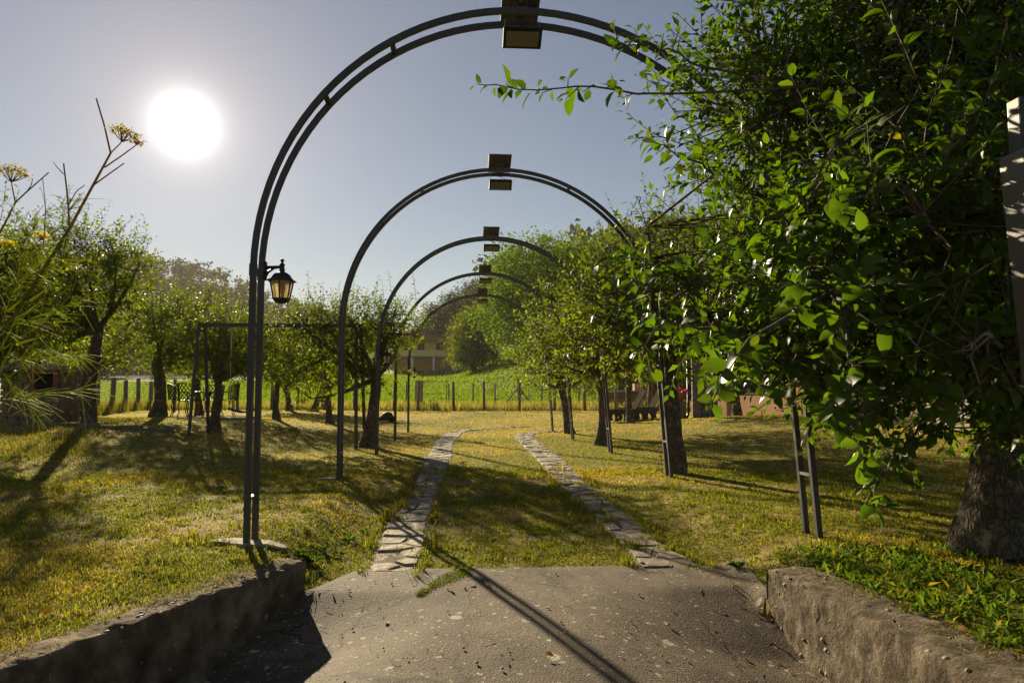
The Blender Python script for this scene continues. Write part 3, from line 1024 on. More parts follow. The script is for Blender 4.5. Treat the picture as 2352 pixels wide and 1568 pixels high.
apple_tree((2.40, 15.6), 'apple tree with swollen trunk behind the third arch, right side', [
    ((-.15, 0, 2.75), (1.5, 1.4, 1.1)), ((-.4, -.2, 1.9), (1.2, 1.0, .65)), ((1.0, 0, 2.2), (1.1, 1.1, .9))], seed=25, trunk_h=1.5, trunk_r=.13, n_twig=1450, m=11, leaf=.085, shoots=16)
apple_tree((2.42, 20.3), 'forked apple tree leaning left beside the fifth arch, right side', [
    ((-.5, 0, 2.05), (1.25, 1.2, .9)), ((-.1, .1, 2.75), (1.15, 1.1, .75)), ((.8, 0, 2.1), (1.1, 1.1, .9))], seed=36, trunk_h=1.3, trunk_r=.12, lean=(-.3, 0), n_twig=900, m=11, leaf=.09, shoots=10)
apple_tree((7.9, 33.0), 'dark apple tree near the far fence behind the loungers', [((0, 0, 2.7), (2.0, 1.8, 1.3))], seed=47, trunk_h=1.5, trunk_r=.16, n_twig=480, m=9, leaf=.12, shoots=6)
apple_tree((7.55, 21.6), 'small apple tree in front of the railed terrace wall', [((.0, 0, 2.4), (1.6, 1.5, 1.0))], seed=58, trunk_h=1.4, trunk_r=.13, n_twig=420, m=10, leaf=.1, shoots=6)
apple_tree((5.0, 24.5), 'apple tree shading the loungers, half hidden by nearer crowns', [((.0, 0, 2.9), (1.7, 1.6, 1.0))], seed=59, trunk_h=1.7, trunk_r=.12, n_twig=420, m=10, leaf=.1, shoots=6)
# left-hand row and orchard -----------------------------------------
apple_tree((-2.45, 15.5), 'apple tree with long low limbs beside the third arch, left side', [
    ((.38, 0, 2.45), (.75, .8, .6)), ((-.1, 0, 1.8), (.7, .8, .75)), ((-1.1, .1, 1.95), (1.25, 1.1, 1.05)), ((-.3, 0, 2.5), (1.3, 1.1, .6))], seed=61, trunk_h=1.45, trunk_r=.135, lean=(.08, 0), n_twig=1150, m=11, leaf=.088, shoots=22)
apple_tree((-7.9, 15.2), 'apple tree with bare leaning trunk left of the garden table', [
    ((-.65, 0, 2.75), (1.4, 1.3, 1.3)), ((.2, 0, 3.05), (.95, 1.0, 1.0)), ((-1.2, -.2, 1.9), (1.0, 1.0, .6))], seed=72, trunk_h=1.9, trunk_r=.125, lean=(.08, 0), n_twig=1200, m=11, leaf=.1, shoots=18)
apple_tree((-6.9, 9.6), 'apple tree at the left edge behind the fennel', [((-.3, 0, 2.1), (1.3, 1.2, 1.05)), ((.25, .2, 2.6), (.9, .9, .7)), ((.3, 0, 1.6), (.9, .9, .6))], seed=83, trunk_h=1.4, trunk_r=.13, n_twig=1000, m=11, leaf=.09, shoots=14)
apple_tree((-8.6, 20.2), 'apple tree with the thick trunk left of the lattice chairs', [((.2, 0, 2.25), (1.8, 1.6, 1.2)), ((.6, 0, 2.7), (1.5, 1.3, .8)), ((.9, 0, 1.8), (1.3, 1.2, .75))], seed=94, trunk_h=1.5, trunk_r=.18, n_twig=1100, m=10, leaf=.1, shoots=14)
apple_tree((-5.85, 16.4), 'small apple tree in front of the garden table, under the swing bar', [((.1, .1, 2.0), (1.2, 1.0, .85)), ((.6, .1, 1.6), (.9, .9, .55))], seed=105, trunk_h=1.15, trunk_r=.11, n_twig=700, m=10, leaf=.09, shoots=10)
apple_tree((-6.5, 24.2), 'slim apple tree behind the blue swing', [((.1, .0, 2.2), (1.7, 1.5, 1.15)), ((-1.2, 0, 2.4), (1.4, 1.2, 1.1))], seed=116, trunk_h=1.3, trunk_r=.11, n_twig=900, m=10, leaf=.1, shoots=14)
apple_tree((-5.0, 25.0), 'apple tree behind the yellow swing', [((.0, .0, 2.15), (1.8, 1.5, 1.15))], seed=127, trunk_h=1.2, trunk_r=.12, n_twig=700, m=10, leaf=.1, shoots=12)
apple_tree((-8.6, 35.0), 'leftmost of two slender orchard trees standing near the far fence', [((.0, .0, 2.3), (2.2, 1.6, 1.2))], seed=138, trunk_h=1.2, trunk_r=.15, lean=(-.2, 0), n_twig=620, m=9, leaf=.13, shoots=8)
apple_tree((-7.2, 34.0), 'rightmost of two slender orchard trees standing near the far fence', [((.0, .0, 2.3), (2.1, 1.6, 1.2))], seed=149, trunk_h=1.2, trunk_r=.15, lean=(.15, 0), n_twig=620, m=9, leaf=.13, shoots=8)
apple_tree((-12.6, 24.5), 'apple tree by the wire fence behind the stone oven', [((.0, .0, 2.6), (2.3, 1.8, 1.4))], seed=160, trunk_h=1.5, trunk_r=.15, n_twig=800, m=9, leaf=.12, shoots=10)
apple_tree((-10.8, 29.5), 'far apple tree between oven and chairs, crown over the fence', [((.0, .0, 2.5), (2.3, 1.8, 1.35))], seed=171, trunk_h=1.4, trunk_r=.15, n_twig=800, m=9, leaf=.12, shoots=8)


# ------------------------------------------------------------------ far trees
def big_tree(base, label, blobs, seed, n_leaf, size, col, trunk_h, trunk_r, conifer=False, group=None):
    rng = np.random.default_rng(seed)
    bx, by = base; B0 = np.array([bx, by, g1(bx, by) - .1])
    root = thing('pine_tree' if conifer else 'broadleaf_tree', tuple(B0), label, 'tree', group)
    pts = [B0 + np.array([0, 0, trunk_h * t]) + np.array([math.sin(t * 5 + seed), math.cos(t * 4 + seed), 0]) * trunk_r * .5 for t in np.linspace(0, 1, 8)]
    trunk_mesh('trunk', [tuple(p) for p in pts], list(np.linspace(trunk_r * 1.2, trunk_r * .4, 8)), root, seed, 9)
    C = [B0 + np.array(b[0]) for b in blobs]; R = [np.array(b[1]) for b in blobs]
    vol = np.array([r[0] * r[1] * r[2] for r in R]); vol /= vol.sum()
    lines = []
    for c, r in zip(C, R):
        for _ in range(4):
            e = c + unit(rng.normal(size=3)) * r * .7
            s0 = pts[rng.integers(4, 8)]
            lines.append(bez(s0, (s0 + e) / 2 + rng.normal(size=3) * .3, e, 6))
    v, f = strands(np.array(lines), trunk_r * .35, trunk_r * .06, 5)
    raw_mesh('branches', v, f, M['bark'], root, smooth=True)
    # clumps of leaves spread through the blobs
    nc = n_leaf // 26
    which = rng.choice(len(blobs), nc, p=vol)
    d = unit(rng.normal(size=(nc, 3)))
    rr = rng.random(nc) ** .35
    cc = np.array(C)[which] + d * np.array(R)[which] * (rr * (1 + .3 * (vnoise(d[:, 0] * 4, d[:, 2] * 4, seed) - .5)))[:, None]
    P = (cc[:, None] + rng.normal(size=(nc, 26, 3)) * size * np.array([2.0, 2.0, 1.3])).reshape(-1, 3)
    D = unit(np.repeat(d, 26, 0) * .7 + rng.normal(size=P.shape) * .8 + np.array([0, 0, -.1]))
    N = unit(rng.normal(size=P.shape) * .7 + np.array([0, 0, .7]))
    S = size * rng.uniform(.6, 1.3, len(P))
    cl = np.repeat(.75 + .5 * rng.random(nc), 26)[:, None]
    cols = leaf_colours(rng, len(P), col, 0.0) * cl
    v, f = leaf_verts(P, D, N, S, LEAF_LO)
    tag(raw_mesh('crown', v, f, M['far_leaf'], root, smooth=True, cols=np.repeat(cols, len(LEAF_LO[0]), 0)), kind='stuff')
    return root


def spot(px, Y):
    return (float(CAM[0] + (px - 1066) / 1699 * Y), Y)


G = 'tall trees beyond the meadow'
big_tree(spot(1215, 74), 'tallest broadleaf tree right of the far yellow house', [((0, 0, 8.5), (4.6, 4.2, 4.2)), ((1.5, 0, 5.0), (4.5, 4, 3.6)), ((-2.2, 0, 5.2), (3.2, 3, 3.2)), ((3.8, 0, 9.2), (3.6, 3.2, 3.6)), ((-1.2, -1, 2.6), (2.6, 2.4, 1.8))], 201, 24000, .34, (.085, .15, .022), 7, .35, group=G)
big_tree(spot(1085, 88), 'rounded backlit broadleaf tree beside the far yellow house', [((0, 0, 4.3), (2.7, 2.6, 3.4)), ((.8, 0, 2.6), (3.0, 2.6, 2.0)), ((1.3, 0, 6.8), (1.6, 1.6, 1.7))], 202, 13000, .30, (.10, .13, .028), 4, .3, group=G)
big_tree(spot(1330, 66), 'broad tree filling the gap behind the right-hand arch posts', [((0, 0, 6.5), (4.5, 4, 4.4)), ((3, 0, 7.5), (4, 4, 4))], 203, 14000, .34, (.075, .13, .02), 6, .35, group=G)
big_tree(spot(1470, 58), 'dark broadleaf tree behind the loungers beyond the fence', [((0, 0, 4.4), (4.2, 3.6, 3.6)), ((3, 0, 3.6), (3.2, 3, 2.8))], 204, 12000, .32, (.055, .10, .018), 5, .3, group=G)
big_tree(spot(1620, 52), 'broad tree standing behind the house corner', [((0, 0, 5.4), (4.2, 3.6, 4.2))], 205, 9000, .32, (.06, .105, .018), 5, .3, group=G)
P_G = 'pines behind the yellow house'
for i, (px, Y, h, lab) in enumerate([(1002, 165, 692, 'leftmost dark pine behind the yellow house'), (1040, 160, 668, 'dark pine second from left behind the yellow house'), (1078, 168, 636, 'tallest dark pine behind the yellow house, under the arch lamps'), (1118, 160, 632, 'dark pine between the yellow house and tallest broadleaf')]):
    h2 = float(aty(px, h, Y)[2]) - g1(*spot(px, Y))
    bl = [((0, 0, h2 * .78), (2.6, 2.6, h2 * .2)), ((.8, 0, h2 * .55), (3.4, 3.2, h2 * .2)), ((-.9, 0, h2 * .34), (3.8, 3.6, h2 * .2)), ((.2, 0, h2 * .15), (4, 3.6, h2 * .14))]
    big_tree(spot(px, Y), lab, bl, 210 + i, 9500, .5, (.028, .042, .016), h2 * .85, .35, True, P_G)


def forest(name, label, xr, yr, n, seed, hgt, col):
    rng = np.random.default_rng(seed)
    X = rng.uniform(*xr, n); Y = rng.uniform(*yr, n)
    Z = ground(X, Y)
    H = hgt * rng.uniform(.6, 1.25, n)
    cps = 11; lf = 8
    d = unit(rng.normal(size=(n, cps, 3))) * (rng.random((n, cps, 1)) ** .4)
    cc = np.stack([X, Y, Z + H * .55], 1)[:, None] + d * (H[:, None, None] * np.array([.34, .34, .46]))
    P = (cc[:, :, None] + rng.normal(size=(n, cps, lf, 3)) * (H[:, None, None, None] * .075)).reshape(-1, 3)
    Dr = unit(rng.normal(size=P.shape)); N = unit(rng.normal(size=P.shape) + np.array([0, 0, .6]))
    S = np.repeat(H, cps * lf) * .135 * rng.uniform(.6, 1.4, len(P))
    cl = np.repeat(rng.uniform(.6, 1.5, n), cps * lf)[:, None] * (.8 + .4 * rng.random((len(P), 1)))
    q = np.array([(0, 0, 0), (.5, -.4, .05), (1, 0, -.1), (.5, .4, .05)]); qf = np.array([(0, 1, 2), (0, 2, 3)])
    v, f = leaf_verts(P, Dr, N, S, (q, qf))
    return tag(raw_mesh(name, v, f, M['far_leaf'], cols=np.repeat(np.array(col) * cl, 4, 0)), label, 'woodland', kind='stuff')


forest('woodland', 'hazy wooded ridge on the far left skyline', (-330, -50), (290, 420), 800, 301, 9.5, (.028, .032, .013))
forest('woodland', 'shaded wooded foot of the left hill behind the orchard', (-190, -30), (150, 300), 420, 305, 8.5, (.026, .032, .013))
forest('woodland', 'low distant wooded ridge behind the orchard', (-90, 60), (380, 520), 330, 302, 11, (.05, .06, .025))
forest('woodland', 'wooded slope behind pines and right-hand trees', (8, 120), (150, 240), 330, 303, 12, (.035, .05, .018))
forest('woodland', 'wooded hillside showing above the right-hand apple trees', (45, 120), (75, 140), 170, 304, 9, (.04, .055, .018))


# ------------------------------------------------------------------ arches
ARCHES = [(5.50, -2.07, 2.16, -.09, 4.02), (9.56, -2.10, 2.18, -.06, 4.02), (13.5, -2.09, 2.19, -.03, 3.96), (17.4, -2.12, 2.06, -.03, 3.94), (21.2, -2.10, 2.04, 0.0, 3.93)]
ORD = ['nearest', 'second', 'third', 'fourth', 'farthest']
M['slab'] = surf('pale_slab', [(0.3, (.22, .19, .15)), (0.7, (.40, .35, .28))], 6, .9, (30, .8, .01))
M['solar'] = surf('panel_back', [(0.3, (.085, .07, .055)), (0.7, (.13, .11, .085))], 9, .6)
M['solar_front'] = plain('panel_cells', (.01, .015, .035), .15)
M['housing'] = plain('lamp_housing', (.022, .021, .022), .5)
M['lens'] = plain('frosted_lens', (.23, .205, .115), .35, var=.08, scale=4)
M['cable'] = plain('black_cable', (.02, .02, .02), .5)


def glass(name, col, trans):
    m, n, l, bs, out = mat_base(name)
    nz = n.new('ShaderNodeTexNoise'); nz.inputs['Scale'].default_value = 14
    cr = n.new('ShaderNodeValToRGB')
    cr.color_ramp.elements[0].position = .35; cr.color_ramp.elements[0].color = (*[c * .6 for c in col], 1)
    cr.color_ramp.elements[1].position = .6; cr.color_ramp.elements[1].color = (*col, 1)
    l.new(nz.outputs['Fac'], cr.inputs['Fac']); l.new(cr.outputs[0], bs.inputs['Base Color'])
    bs.inputs['Roughness'].default_value = .3
    tr = n.new('ShaderNodeBsdfTranslucent'); l.new(cr.outputs[0], tr.inputs['Color'])
    mx = n.new('ShaderNodeMixShader'); mx.inputs['Fac'].default_value = trans
    l.new(bs.outputs[0], mx.inputs[1]); l.new(tr.outputs[0], mx.inputs[2])
    tp = n.new('ShaderNodeBsdfTransparent'); tp.inputs['Color'].default_value = (.98, .93, .80, 1)
    m2 = n.new('ShaderNodeMixShader'); m2.inputs['Fac'].default_value = .62
    l.new(mx.outputs[0], m2.inputs[1]); l.new(tp.outputs[0], m2.inputs[2]); l.new(m2.outputs[0], out.inputs['Surface'])
    return m


M['lantern_glass'] = glass('dusty_glass', (.80, .70, .50), .7)


def hoop_path(xl, xr, xc, ztop, y):
    rs = xc - xl + .0
    xs_r = xr - .15
    zs = ztop - (rs + xs_r - xc) / 2
    p = [(xl, y, g1(xl, y) - .05)]
    for t in np.linspace(.25, 1, 4): p.append((xl, y, zs * t))
    for a in np.linspace(PI, 0, 49)[1:]:
        r = rs if a > PI / 2 else (xs_r - xc)
        p.append((xc + r * math.cos(a), y, zs + (ztop - zs) * math.sin(a)))
    for t in np.linspace(.25, 1, 4): p.append((xs_r + (xr - xs_r) * t, y, zs + (g1(xr, y) - .05 - zs) * t))
    return p, zs


for k, (y, xl, xr, xc, zt) in enumerate(ARCHES):
    root = thing('garden_arch', (0, y, 0), '%s double-hoop dark iron arch over the wheel tracks' % ORD[k], 'arch', 'iron arches over the tracks')
    gap = .215
    paths = []
    for j in (0, 1):
        p, zs = hoop_path(xl, xr, xc, zt, y + gap * j)
        paths.append(p)
        MB().sq(p, .041).build('hoop', M['iron'], root)
    for p in paths:
        for idx in (4, 28, 53):
            q0, q1 = np.array(p[idx]), np.array(p[idx + 1] if idx != 4 else p[idx - 1]); dq = (q1 - q0) / np.linalg.norm(q1 - q0)
            MB().sq([tuple(q0 - dq * .045), tuple(q0 + dq * .045)], .049).build('joint_sleeve', M['iron'], root)
    n = len(paths[0])
    for idx, bare in ((1, 0), (3, 0), (15, 0), (20, 0), (35, 0), (41, 0), (n - 4, 1), (n - 2, 1)):
        a, b = np.array(paths[0][idx]), np.array(paths[1][idx])
        if idx == 1: a[2] = b[2] = .32
        a = a + np.array([0, .022, 0]); b = b - np.array([0, .022, 0])
        MB().box((a + b) / 2, (.038, b[1] - a[1], .022)).build('rung', M['iron_bare'] if bare else M['iron'], root)
    for (ox, oy, rr_) in ([(-.14, .02, .11), (.08, -.08, .14)] if k == 0 else [(-.12, -.05, .12)] if k == 1 else []):
        ring = [(xl + ox + rr_ * (1 + .25 * math.sin(q * 2.3 + ox * 9)) * 1.25 * math.cos(q), y + oy + .1 + rr_ * .6 * (1 + .2 * math.cos(q * 3)) * math.sin(q)) for q in np.linspace(0, 2 * PI, 12)[:-1]]
        n_ = len(ring)
        MB().add([(px, py, g1(px, py) - .03) for px, py in ring] + [(px, py, g1(px, py) + .012) for px, py in ring], [tuple(range(n_ - 1, -1, -1)), tuple(range(n_, 2 * n_))] + [(i, (i + 1) % n_, n_ + (i + 1) % n_, n_ + i) for i in range(n_)]).build('footing_slab', M['slab'], root)

    # solar floodlight on the crown of each arch
    y0 = y + .1; ztop = zt + .04
    fl = thing('solar_floodlight', (xc, y0, ztop), 'solar panel and hanging floodlight on the %s arch' % ORD[k], 'lamp', 'solar floodlights on the arches')
    tilt = -.26
    pn = MB().box((xc, y0 + .0, ztop + .075), (.30, .42, .018), rx=tilt).build('solar_panel', M['solar'], fl)
    MB().box((xc, y0 + .0028, ztop + .0856), (.28, .40, .004), rx=tilt).build('solar_cells', M['solar_front'], pn)
    for q in (-.10, -.05, 0, .05, .10):
        MB().box((xc + q, y0 - .0027, ztop + .0648), (.004, .40, .003), rx=tilt).build('seam', M['slab'], pn)
    br = MB(); br.box((xc - .01, y0, ztop + .005), (.03, .30, .02)); br.tube([(xc - .01, y0, ztop), (xc - .01, y0, ztop + .07)], .014, 8)
    br.build('bracket', M['iron'], fl)
    MB().box((xc + .09, y0 - .05, ztop + .026), (.05, .05, .03)).build('junction_box', M['housing'], fl)
    zl = zt - .20
    hb = MB(); hh = .5 * .30
    T = Matrix.Translation((xc + .01, y0 - .05, zl)) @ Matrix.Rotation(-.45, 4, 'X')
    prof = [(-.15, -.09), (.15, -.09), (.15, .09), (-.15, .09)]
    vsx = [T @ Vector((a, b, 0)) for a, b in prof] + [T @ Vector((a, b, .022)) for a, b in prof] + [T @ Vector((a * .78, b * .7, .055)) for a, b in prof]
    hb.add(vsx, [(3, 2, 1, 0)] + [(i, (i + 1) % 4, 4 + (i + 1) % 4, 4 + i) for i in range(4)] + [(4 + i, 4 + (i + 1) % 4, 8 + (i + 1) % 4, 8 + i) for i in range(4)] + [(8, 9, 10, 11)])
    hs = hb.build('lamp_housing', M['housing'], fl)
    ln_ = MB(); ln_.add([T @ Vector((a * .84, b * .76, -.003)) for a, b in prof] + [T @ Vector((a * .84, b * .76, .004)) for a, b in prof], [(3, 2, 1, 0), (4, 5, 6, 7)] + [(i, (i + 1) % 4, 4 + (i + 1) % 4, 4 + i) for i in range(4)])
    ln_.build('lens', M['lens'], hs)
    for sx in (-.135, .135):
        a = T @ Vector((sx, 0, .02)); MB().tube([a, (a.x, y0 - .0, zt - .02)], .0028, 5).build('hanging_wire', M['galv'], fl)
    a = T @ Vector((.03, 0, .055))
    MB().tube([a, (a.x + .05, y0, zl + .10), (a.x - .02, y0 + .02, zl + .13), (xc - .02, y0, zt - .03)], .004, 5).build('cable', M['cable'], fl)


# ------------------------------------------------------------------ lanterns
def lantern_proto(loc, s, label):
    """six-sided garden lantern hanging from a bracket; s = +1 bracket leads to +x"""
    r = thing('garden_lantern', loc, label, 'lantern', 'lanterns on the arch posts')
    x0, y0, z0 = loc
    c = (x0 + s * .135, y0, z0)
    b = MB()
    b.box((x0 + s * .008, y0, z0 - .01), (.016, .055, .14))
    b.tube([(x0, y0, z0 + .015), (x0 + s * .06, y0, z0 + .02), (x0 + s * .135, y0, z0 + .022)], [.02, .011, .011], 8)
    b.tube([(x0, y0, z0 - .07), (x0 + s * .03, y0, z0 - .02), (x0 + s * .075, y0, z0 + .012), (x0 + s * .12, y0, z0 + .018)], [.013, .011, .009, .008], 8)
    b.build('bracket', M['cast'], r, True)
    MB().lathe([(.014, .06), (.012, .062), (.0135, .073), (.011, .08), (.004, .083)][::1] if False else
               [(.02, -.02), (.022, .005), (.017, .012), (.018, .03), (.023, .036), (.018, .044), (.009, .052), (.009, .060), (.016, .070), (.015, .078), (.004, .084)], 12, c).build('finial', M['cast'], r, True)
    MB().lathe([(.113, -.092), (.116, -.086), (.082, -.066), (.074, -.052), (.062, -.036), (.045, -.026), (.024, -.018), (.012, -.016)], 6, c, PI / 6).build('hood', M['cast'], r)
    MB().lathe([(.02, -.262), (.05, -.252), (.064, -.235), (.068, -.222), (.064, -.219)], 6, c, PI / 6).build('base_cup', M['cast'], r)
    rt, rb, zt, zb = .088, .062, -.092, -.222
    for k in range(6):
        a0, a1 = PI / 6 + k * PI / 3, PI / 6 + (k + 1) * PI / 3
        P = lambda rr, a, z: Vector((c[0] + rr * math.cos(a), c[1] + rr * math.sin(a), c[2] + z))
        MB().tube([P(rb, a0, zb), P(rt, a0, zt)], .0065, 5).build('glazing_bar', M['cast'], r)
        q = [P(rb * .95, a0, zb), P(rb * .95, a1, zb), P(rt * .95, a1, zt), P(rt * .95, a0, zt)]
        q2 = [P(rb * .92, a0, zb), P(rb * .92, a1, zb), P(rt * .92, a1, zt), P(rt * .92, a0, zt)]
        MB().add(q + q2, [(0, 1, 2, 3), (7, 6, 5, 4), (0, 4, 5, 1), (1, 5, 6, 2), (2, 6, 7, 3), (3, 7, 4, 0)]).build('glass_pane', M['lantern_glass'], r)
    MB().lathe([(.012, -.215), (.014, -.17), (.024, -.15), (.026, -.13), (.014, -.105)], 8, c).build('bulb', M['lens'], r, True)
    return r


for (k, s, z, lab) in [(0, 1, 2.02, 'black six-sided lantern on the left post of the nearest arch'), (2, 1, 1.86, 'black lantern on the left post of the third arch'),
                       (4, 1, 1.80, 'small far lantern on the left post of the farthest arch'), (2, -1, 1.98, 'lantern hood in the leaves on the right post of the third arch')]:
    y, xl, xr, xc, zt = ARCHES[k]
    p, zs = hoop_path(xl, xr, xc, zt, y)
    x = xl + .025 if s > 0 else (xr - .15 - .025 + .15 * max(0, 1 - z / zs))
    lantern_proto((x - s * .0045, y + .215, z), s, lab)

# ------------------------------------------------------------------ swing set
M['swing_blue'] = plain('blue_plastic', (.012, .05, .22), .4, var=.1)
M['swing_yellow'] = plain('yellow_plastic', (.50, .36, .06), .4, var=.12)
M['rope'] = plain('pale_rope', (.50, .44, .34), .8)
M['red_plastic'] = plain('red_plastic', (.35, .02, .02), .4)
YS = 15.2
FEET = [aty(433, 1000, YS - .4), aty(479, 998, YS + .4), aty(818, 1006, YS - .4), aty(839, 1000, YS + .4)]
Lx = float(aty(462, 745, YS)[0]); zbar = float(aty(466, 746, YS)[2])
Rx = float(aty(822, 745, YS)[0])
sw = thing('swing_set', ((Lx + Rx) / 2, YS, g1((Lx + Rx) / 2, YS)), 'dark metal A-frame of the garden swing', 'swing frame')
MB().sq([(Lx - .05, YS, zbar), (Rx + .05, YS, zbar)], .075).build('crossbar', M['iron'], sw)
for X, feet in ((Lx, FEET[:2]), (Rx, FEET[2:])):
    for j, p in enumerate(feet):
        yb = float(p[1])
        MB().tube([(p[0], yb, g1(p[0], yb) - .05), (X + (.05 if j else -.02), YS + (-.07, .07)[j], zbar - .03)], .035, 8).build('leg', M['iron'], sw)
    MB().box((X, YS, zbar - .12), (.05, .34, .05)).build('brace_plate', M['iron'], sw)


def swing(x0, x1, zs, mat, label):
    r = thing('swing', ((x0 + x1) / 2, YS, zs), label, 'swing')
    mb = MB()
    w = .08; n = 10
    vs = []
    for i in range(n + 1):
        t = i / n; x = x0 + (x1 - x0) * t; dz = -.075 * math.sin(PI * t)
        for (yy, zz) in ((-w, .02), (-w, -.012), (w, -.012), (w, .02), (w - .018, .006), (-w + .018, .006)):
            vs.append((x, YS + yy, zs + dz + zz))
    fs = []
    for i in range(n):
        for k in range(6): fs.append((i * 6 + k, i * 6 + (k + 1) % 6, (i + 1) * 6 + (k + 1) % 6, (i + 1) * 6 + k))
    fs += [tuple(range(5, -1, -1)), tuple(n * 6 + k for k in range(6))]
    mb.add(vs, fs).build('seat', mat, r)
    for x in (x0 + .01, x1 - .01):
        MB().tube([(x, YS, zs), (x, YS, zbar - .04)], .008, 6).build('rope', M['rope'], r)
        for dz in (.09, .95): MB().tube([(x, YS, zs + dz), (x, YS, zs + dz + .06)], .018, 8).build('rope_grip', M['red_plastic'], r)
        MB().tube([(x, YS, zbar - .5), (x, YS, zbar - .1)], .014, 6).build('rope_sleeve', M['rope'], r)
    return r


a, b = aty(526, 938, YS), aty(592, 938, YS)
swing(float(a[0]), float(b[0]), float(a[2]), M['swing_blue'], 'blue plastic swing seat hanging beside the nearest arch post')
a, b = aty(692, 934, YS), aty(741, 934, YS)
swing(float(a[0]), float(b[0]), float(a[2]), M['swing_yellow'], 'yellow plastic swing seat hanging between first and second arch')

# ------------------------------------------------------------------ table and lattice chairs
TX, TY = float(aty(478, 950, 22.3)[0]), 22.3
gz = max(g1(TX, TY), g1(TX - 1.4, TY - .9)) + .02
sl = thing('patio_slab', (TX, TY, gz - .1), 'thin pale concrete slab under the garden table', 'slab')
MB().box((TX, TY, gz - .075), (2.5, 1.9, .1)).build('slab_top', M['slab'], sl)
gz -= .024
tb = thing('garden_table', (TX, TY, gz), 'round cast-metal garden table between the lattice chairs', 'table')
MB().lathe([(.50, .70), (.53, .705), (.53, .73), (.50, .74), (.02, .74)], 28, (TX, TY, gz)).build('table_top', M['cast'], tb)
MB().lathe([(.045, .05), (.03, .2), (.05, .4), (.03, .6), (.10, .70)], 10, (TX, TY, gz)).build('column', M['cast'], tb, True)
for k in range(4):
    a = k * PI / 2 + .4
    MB().tube([(TX + .03 * math.cos(a), TY + .03 * math.sin(a), gz + .16), (TX + .2 * math.cos(a), TY + .2 * math.sin(a), gz + .12), (TX + .38 * math.cos(a), TY + .38 * math.sin(a), gz + .015)], [.025, .022, .018], 7).build('foot', M['cast'], tb, True)


def lattice_chair(loc, rz, label):
    r = thing('lattice_chair', (0, 0, 0), label, 'chair', 'lattice chairs round the garden table')
    s = MB(); s.prism([(.24 * math.cos(a), .23 * math.sin(a)) for a in np.linspace(0, 2 * PI, 17)[:-1]], 'z', .415, .44); s.build('seat', M['cast'], r)
    # curved back: arc behind the seat (towards -y)
    def bp(t, h):
        a = PI + .25 + (PI - .5) * t
        return (.27 * math.cos(a) * (1 + .12 * h), .26 * math.sin(a) * (1 + .2 * h), .44 + .42 * h * (1 - .16 * (2 * t - 1) ** 2))
    fr = MB()
    fr.tube([bp(t, 1) for t in np.linspace(0, 1, 15)], .013, 6); fr.tube([bp(0, h) for h in np.linspace(0, 1, 5)], .013, 6); fr.tube([bp(1, h) for h in np.linspace(0, 1, 5)], .013, 6)
    fr.build('back_frame', M['cast'], r)
    for q in range(-4, 11):
        for sg in (1, -1):
            pts = []
            for h in np.linspace(0, 1, 6):
                t = q / 8 + sg * h * .42 + (0 if sg > 0 else .12)
                if 0 <= t <= 1: pts.append(bp(t, h))
            if len(pts) > 1: MB().tube(pts, .0105, 4).build('lattice_bar', M['cast'], r)
    for x, y in ((-.19, .16), (.19, .16), (-.19, -.15), (.19, -.15)):
        MB().tube([(x, y, .42), (x * 1.1, y * 1.12, .25), (x * 1.0, y * 1.0, .12), (x * 1.22, y * 1.3, 0)], [.016, .014, .012, .014], 6).build('leg', M['cast'], r)
    for x in (-1, 1):
        MB().tube([(x * .27, -.1, .64), (x * .3, .06, .65), (x * .27, .2, .62), (x * .22, .19, .44)], .012, 6).build('armrest', M['cast'], r)
    r.location = loc; r.rotation_euler.z = rz; r.scale = (1.15, 1.15, 1.12)
    return r


for (px, dy, rz, lab) in [(412, .05, -PI / 2 + .25, 'leftmost lattice-back metal chair at the garden table'), (436, -.75, -.35, 'lattice-back metal chair at the near side of the table'),
                          (486, .85, PI - .2, 'lattice-back metal chair at the far side of the table'), (520, -.1, PI / 2 + .2, 'rightmost lattice-back metal chair, half hidden by a trunk')]:
    lattice_chair((float(aty(px, 950, TY + dy)[0]), TY + dy, gz), rz, lab)

# ------------------------------------------------------------------ stone oven
M['stone_warm'] = surf('oven_stone', [(0.3, (.13, .10, .075)), (0.7, (.30, .235, .17))], 6, .9, (18, 1, .02))
M['brick'] = surf('oven_brick', [(0.3, (.20, .07, .045)), (0.7, (.32, .13, .08))], 9, .9, (40, .8, .006))
M['soot_and_hollow_shade'] = plain('soot_and_hollow_shade', (.01, .009, .008), .95)  # soot black, also stands in for the shade inside hollows and slots
OX, OY = float(aty(92, 950, 17.2)[0]), 17.2
OZ = g1(OX, OY)
ov = thing('stone_oven', (OX, OY, OZ), 'rough stone barbecue oven with brick fire opening at the left', 'oven')
W2, D2, H2 = .62, .42, 1.08
MB().box((OX, OY, OZ + H2 / 2 - .05), (W2 * 2 - .06, D2 * 2 - .06, H2)).build('core', M['mortar'], ov)
rr = random.Random(4)
for face in range(2):
    z = -.05
    while z < H2 - .02:
        h = rr.uniform(.12, .2); h = min(h, H2 - z + .02)
        u = -W2 if face == 0 else -D2
        lim = -u
        while u < lim - .02:
            w = min(rr.uniform(.16, .34), lim - u)
            c = u + w / 2; zc = z + h / 2
            opening = face == 0 and .0 < c - .02 < .62 and zc > .72
            if not opening:
                d = .07 + rr.uniform(0, .03)
                if face == 0: cc, dd = (OX + c, OY - D2 - .0 + .02, OZ + zc), (w - .02, d, h - .02)
                else: cc, dd = (OX + W2 - .02, OY + c, OZ + zc), (d, w - .02, h - .02)
                MB().box(cc, dd, rz=rr.uniform(-.03, .03), ry=rr.uniform(-.04, .04), taper=.93).build('stone', M['stone_warm'], ov)
            u += w
        z += h
